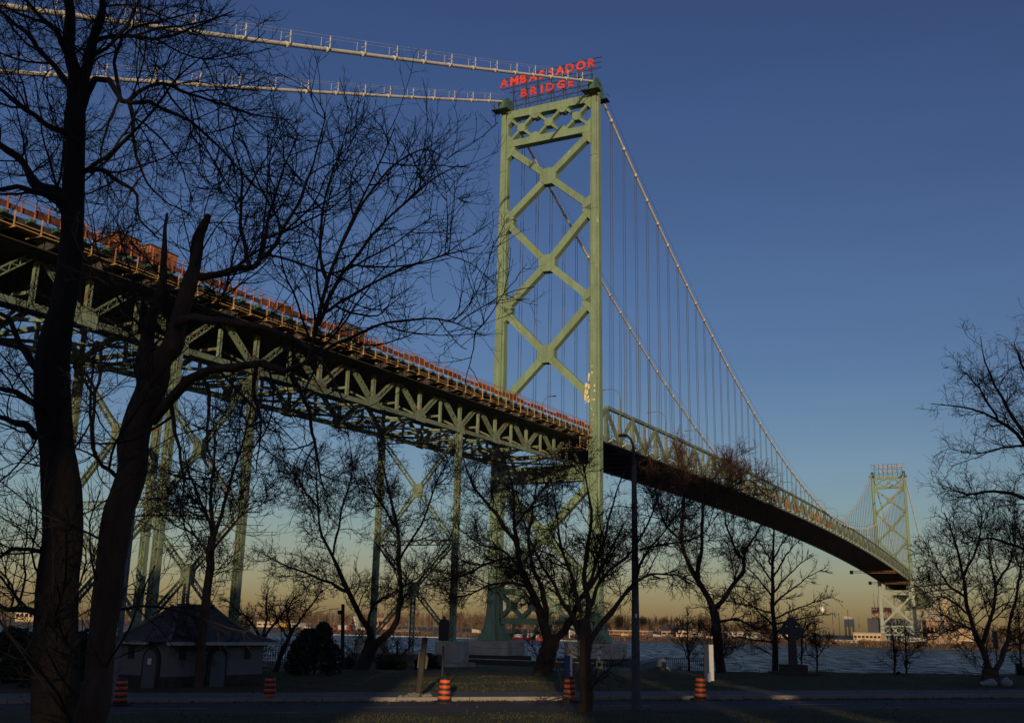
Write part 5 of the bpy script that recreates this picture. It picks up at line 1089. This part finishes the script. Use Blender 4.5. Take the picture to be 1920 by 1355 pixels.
def fpole(px, s, h, label, top=None):
    a = at_s(px, s); T = thing('utility_mast', label, 'pole', a, 'thin poles on the far bank skyline'); mb = MB(); mb.tube([a, a+np.array([0, 0, h])], [.3, .2], 5); put('shaft', mb.mesh('shaft', POLE), T); q = a+np.array([0, 0, h])
    if top == 'cross': boxpart(T, 'crossarm', q+np.array([-2.2, -.15, -1.2]), q+np.array([2.2, .15, -.8]), WOOD); boxpart(T, 'crossarm', q+np.array([-1.8, -.15, -2.8]), q+np.array([1.8, .15, -2.4]), WOOD)
    if top == 'lamp': boxpart(T, 'lamp_head', q+np.array([-1.1, -.2, -.2]), q+np.array([1.1, .2, .15]), POLE)
    if top == 'water':
        mb = MB(); mb.lathe([(.4, -7), (2.4, -3), (2.6, -1), (1.6, .4)], 10, q); put('tank', mb.mesh('tank', WHITE), T)
for i, (px, s, h, lab, tp) in enumerate(((1525, 900, 26, 'thin mast left of the skyline water tank', None), (1544, 1000, 30, 'skyline mast carrying a white water tank', 'water'), (1563, 800, 26, 'thin mast right of the skyline water tank', None), (1575, 760, 20, 'mast left of the raised cream box', None), (1643, 730, 36, 'roof mast above the tan block', None), (1650, 730, 34, 'second roof mast above the tan block', None),
        (605, 640, 20, 'utility pole on the skyline right of the evergreen', 'cross'), (618, 660, 18, 'double armed utility pole behind the service pole', 'cross'), (628, 670, 18, 'utility pole nearest the service pole', 'cross'), (766, 560, 16, 'tall lamp mast left of the lattice post', 'lamp'), (898, 620, 22, 'lamp mast left of the near tower foot', 'lamp'), (812, 640, 18, 'lamp mast behind the bent nearest the tower', 'lamp'), (1227, 700, 18, 'mast over the far trees right of the lamp post', 'lamp'), (1592, 700, 22, 'mast beside the raised cream box', None), (1612, 620, 15, 'short mast left of the far tower', 'lamp'), (1505, 880, 24, 'thin mast right of the stone cross', None), (1536, 930, 22, 'thin mast under the skyline water tank', None))):
    fpole(px, s, h, lab, tp)
def ftruck(px, s, L, h, m1, m2, label, nm='parked_truck', cat='truck'):
    a = at_s(px, s); T = thing(nm, label, cat, a, 'vehicles on the far bank'); ex = BV; o = a+np.array([0, 0, .5])
    beam(T, 'cargo_box', o+ex*(-L/2)+np.array([0, 0, h/2]), o+ex*(L/2-2.2)+np.array([0, 0, h/2]), 2.5, h, m1); beam(T, 'cab', o+ex*(L/2-2)+np.array([0, 0, h*.4]), o+ex*(L/2)+np.array([0, 0, h*.4]), 2.4, h*.8, m2)
    for k in (-L/2+1, L/2-1.2): 
        mb = MB(); mb.tube([o+ex*k-BU*1.25, o+ex*k+BU*1.25], .5, 8); put('wheel', mb.mesh('wheel', BLACK), T)
ftruck(645, 420, 9, 3.2, TRIM, REDV, 'white box truck behind the service pole'); ftruck(622, 415, 7, 2.2, REDV, REDV, 'red tipper truck left of the white box truck'); ftruck(893, 420, 5, 2.4, TRIM, SHED, 'white van left of the near tower foot'); ftruck(684, 425, 5, 2, TRIM, TRIM, 'small pale van behind the V tree'); ftruck(1075, 430, 5, 2.4, TRIM, TRIM, 'white van under the near tower'); ftruck(1720, 440, 8, 2.6, TRIM, TRIM, 'white trailer by the far tower foot'); ftruck(1700, 440, 6, 2.2, TRIM, DKBLD, 'pale lorry between the far tower feet'); ftruck(1828, 440, 6, 2.4, TRIM, TRIM, 'white van far right on the bank')
for i in range(16):
    ftruck([1110, 1130, 1172, 1195, 1216, 1232, 1255, 1330, 1344, 1388, 1408, 1430, 1060, 940, 1810, 575][i], 410+(i*13) % 40, 4.2, 1.5, (TRIM, SLATE, SHED, REDV, DKBLD)[i % 5], (TRIM, SLATE, SHED, REDV, DKBLD)[i % 5], 'small %s parked car on the far bank, %s' % (('white', 'slate', 'tan', 'red', 'dark')[i % 5], ['right of the near tower foot', 'second right of the near tower foot', 'just left of the lamp post', 'behind the lamp post', 'right of the lamp post', 'third right of the lamp post', 'left of the bright gabled house', 'left of the white panel sign', 'behind the dark crooked tree', 'left of the short pale railing', 'under the cream shed', 'left of the straight leader tree', 'under the near tower', 'left of the red workboat', 'behind the V tree on the right', 'behind the ornamental trees'][i]), 'parked_car', 'car')
def crane(px, s, px1, py1, label):
    a = at_s(px, s); b = at(px1, py1, a[1]); T = thing('yellow_crane', label, 'crane', a); mb = MB()
    for o in (-.5, .5):
        for z in (0, 1): mb.bar(a+BV*o+np.array([0, 0, 2+z]), b+BV*o*.4+np.array([0, 0, z*.4]), .3, .3)
    for k in np.linspace(0, .95, 12): mb.bar(a+(b-a)*k+np.array([0, 0, 2]), a+(b-a)*(k+.05)+np.array([0, 0, 3-k]), .2, .2)
    put('boom', mb.mesh('boom', CRANE), T); beam(T, 'cab', a+BV*-2+np.array([0, 0, 2]), a+BV*2+np.array([0, 0, 2]), 3, 2.6, CRANE); beam(T, 'track', a+BV*-2.6+np.array([0, 0, .5]), a+BV*2.6+np.array([0, 0, .5]), 3.4, 1, BLACK)
crane(530, 470, 516, 1158, 'yellow crane with its boom raised left of the round evergreen')
a = at_s(668, 430); T = thing('tipped_trailer', 'raised cream tipper body on the far bank', 'trailer', a); mb = MB(); mb.bar(a+BV*1.5+np.array([0, 0, 1.0]), a+BV*-1.6+np.array([0, 0, 9.5]), 2.4, 2.2); put('tipped_body', mb.mesh('tipped_body', TRIM), T); beam(T, 'chassis', a+BV*-4+np.array([0, 0, .8]), a+BV*2+np.array([0, 0, .8]), 2.2, .6, DKST)
# red workboat and white hoop frame
s = 352; a = at_s(990, s); a[2] = 0
RB = thing('red_workboat', 'long red workboat with white deckhouses below the near tower', 'boat', a); mb = MB(); hull = [(-9, 0), (-10, 1.9), (9.5, 1.9), (11, 2.4), (9.0, 0)]
mb.prism(hull, a+np.array([0, 0, -.3]), BV, (0, 0, 1), BU, 4); put('hull', mb.mesh('hull', REDV), RB)
for x, l, h in ((-6, 4, 1.8), (1.5, 3, 2.2), (5, 2, 1.5)): beam(RB, 'deckhouse', a+BV*(x-l/2)+np.array([0, 0, 1.6+h/2]), a+BV*(x+l/2)+np.array([0, 0, 1.6+h/2]), 2.6, h, WHITE)
a = at_s(1075, 395); T = thing('white_gantry', 'white hoop frame on the far quay', 'frame', a)
for k in (-2.4, 2.4): beam(T, 'leg', a+BV*k, a+BV*k+np.array([0, 0, 6]), .5, .5, WHITE, BU)
beam(T, 'crossbeam', a+BV*-2.65+np.array([0, 0, 6.2]), a+BV*2.65+np.array([0, 0, 6.2]), .5, .5, WHITE)
# pilings and quay edge
for i, px in enumerate(np.linspace(1795, 1905, 26)):
    a = at_s(px, 372); mb = None; o = put('piling', ucyl(TIMBER, 8), None, beamM(a+np.array([0, 0, -1]), a+np.array([0, 0, 1.5+.4*math.sin(i*2.1)]), .8, .8, BU)); tag(o, 'dark timber piling in the row at the far right waterline', 'piling', 'timber pilings at the far waterline')
Q = thing('quay_edge', 'pale quay edge along the far left waterline', 'quay', at_s(700, 372)); 
for i in range(24):
    a = at_s(560+i*24, 374); b = at_s(560+i*24+23.4, 374); beam(Q, 'coping_stone', a+np.array([0, 0, .3]), b+np.array([0, 0, .3]), 1.2, .8, TRIM if i % 3 else CONC)
# far trees: wood as one mass of twig sprays, with individual taller trees in front
def spray(n, pos, hgt, wid, seed, nb=26):
    g = np.random.default_rng(seed); Vs = []; 
    for i in range(n):
        p = pos[i]; h = hgt[i]; w_ = wid[i]; k = nb; a = g.uniform(0, 2*PI, k); e = g.uniform(-.1, 1.3, k); st = g.uniform(.2, .85, k)*h
        d = np.stack([np.cos(a)*np.cos(e)*w_/h*1.6, np.sin(a)*np.cos(e)*w_/h*1.6, np.sin(e)], 1); b = np.stack([p[0]+g.normal(size=k)*w_*.12, p[1]+g.normal(size=k)*w_*.12, p[2]+st], 1)
        L = (g.uniform(.12, .42, k)*h)[:, None]; tip = b+d*L; tip[:, 2] = np.minimum(tip[:, 2], p[2]+h*(1+.1*g.random(k))); wv = np.cross(d, g.normal(size=(k, 3))); wv /= np.linalg.norm(wv, axis=1, keepdims=True); wv *= g.uniform(.08, .3, (k, 1))
        Vs.append(np.stack([b-wv*.5, tip-wv, tip+wv*.2, b+wv*.5], 1).reshape(-1, 3))
        Vs.append(np.array([[p[0]-.2, p[1], p[2]-.5], [p[0]+.2, p[1], p[2]-.5], [p[0]+.08, p[1], p[2]+h*.6], [p[0]-.08, p[1], p[2]+h*.6]]))
    V = np.concatenate(Vs); return V, np.arange(len(V)).reshape(-1, 4)
g = np.random.default_rng(77); pos = []; hg = []; wd_ = []
for i in range(900):
    px = g.choice([g.uniform(-20, 600), g.uniform(560, 1000), g.uniform(880, 1340), g.uniform(1300, 1480), g.uniform(1740, 1960)], p=[.22, .30, .30, .08, .10]); s = g.uniform(560, 900); p = at_s(px, s); pos.append(p)
    hm = np.interp(px, [0, 560, 700, 900, 1150, 1350, 1480, 1740, 1960], [12, 13, 12, 13.5, 13.5, 11, 6, 7, 10]); hg.append(hm*g.uniform(.75, 1.15)*(1+(s-560)/1400)); wd_.append(g.uniform(3.5, 6))
V, Fq = spray(900, pos, hg, wd_, 3, 60); o = put('far_woods', mesh_arrays('far_woods', V, Fq, FARTW, False)); o['kind'] = 'stuff'; tag(o, 'brown leafless woods along the far bank', 'woods')
pos = []; hg = []; wd_ = []
for i in range(1500):
    px = g.uniform(1040, 1920) if i % 3 else g.uniform(560, 1100); s = g.uniform(386, 430); p = at_s(px, s); p = p+np.array([0, 0, 0]); pos.append(p); hg.append(g.uniform(.6, 1.9)*(1.3 if px > 1500 else .8)); wd_.append(g.uniform(.8, 1.8))
V, Fq = spray(1500, pos, hg, wd_, 4, 12); o = put('reeds', mesh_arrays('reeds', V, Fq, REED, False)); o['kind'] = 'stuff'; tag(o, 'brown reeds and scrub on the far waterline', 'reeds')
for i, (px, s, h, lab) in enumerate(((915, 560, 15, 'bushy far tree left of the near tower foot'), (1160, 540, 13.5, 'dark rounded far tree right of the near tower'), (1205, 560, 13, 'far tree behind the concrete lamp post'), (1325, 560, 14, 'far tree right of the bright gabled house'), (860, 560, 14, 'far tree behind the bent nearest the tower'), (1435, 580, 9, 'low far tree left of the stone cross'))):
    p = at_s(px, s); T = thing('bare_tree', lab, 'tree', p, 'single trees on the far bank'); V, Fq = spray(4, [p+np.array([dx, 0, 0]) for dx in (-1, 0, 1, 2)], [h]*4, [6]*4, 50+i, 130); o = put('crown', mesh_arrays('crown', V, Fq, FARTW, False), T); o['kind'] = 'stuff'
    mb = MB(); mb.tube([p-np.array([0, 0, .5]), p+np.array([.3, 0, h*.5])], [.4, .2], 6); put('trunk', mb.mesh('trunk', BARK), T)

# ================================================================ BUILDINGS BEHIND THE VIEWER (unseen; placed and gapped to shape sun and shade on the lawn)
def block(x0, x1, y0, y1, h, label, nx, nz):  # unseen block, sized to cast shade; spaces between blocks let sun through
    z0 = gz(0, y1)-1; T = thing('shade_block', label, 'building', ((x0+x1)/2, (y0+y1)/2, z0), 'unseen shade blocks behind the lawn')
    boxpart(T, 'wall', (x0, y0, z0), (x1, y1, h), BRICK); boxpart(T, 'roof', (x0-.2, y0-.2, h+.002), (x1+.2, y1+.2, h+.5), CONC)
    for i in range(nx):
        for j in range(nz):
            xc = x0+(x1-x0)*(i+.5)/nx; zc = z0+3+(h-z0-4)*(j+.5)/nz; boxpart(T, 'window', (xc-.8, y1-.05, zc-.8), (xc+.8, y1+.04, zc+.8), GLASS)
block(-90, -22.5, -78, -60, 24, 'unseen long low brick shade block far to the left', 6, 3)
block(-22.4, -7.75, -78, -60, 36.5, 'unseen tall brick shade block left of the sun gap', 3, 5)
block(-7.4, -4.7, -80, -62, 36.5, 'unseen narrow brick shade block beside the sun gap', 1, 5)
block(3.55, 9.5, -78, -60, 33, 'unseen narrow brick shade block right of the sun gap', 1, 5)
block(9.95, 13.75, -78, -60, 30, 'unseen slim brick shade block between the two sun slits', 1, 4)  # slits on both sides left open for thin sun beams
block(14.4, 22, -78, -60, 29, 'unseen brick shade block right of the sun slit', 3, 4)
block(22.1, 95, -78, -60, 27, 'unseen long brick shade block far to the right', 7, 4)
T = thing('shade_link_block', 'unseen brick shade block added above the sun gap', 'building', (-.5, -70, 16), 'unseen shade blocks behind the lawn')  # added over the gap: shades the tower base, low sun passes beneath
boxpart(T, 'wall', (-4.69, -78, 16), (3.54, -63, 36.5), BRICK); boxpart(T, 'roof', (-4.69, -78, 36.502), (3.54, -63, 37), CONC)
for j in range(4): boxpart(T, 'window', (-1.6, -63.05, 18+j*4.5), (.6, -62.96, 20+j*4.5), GLASS)
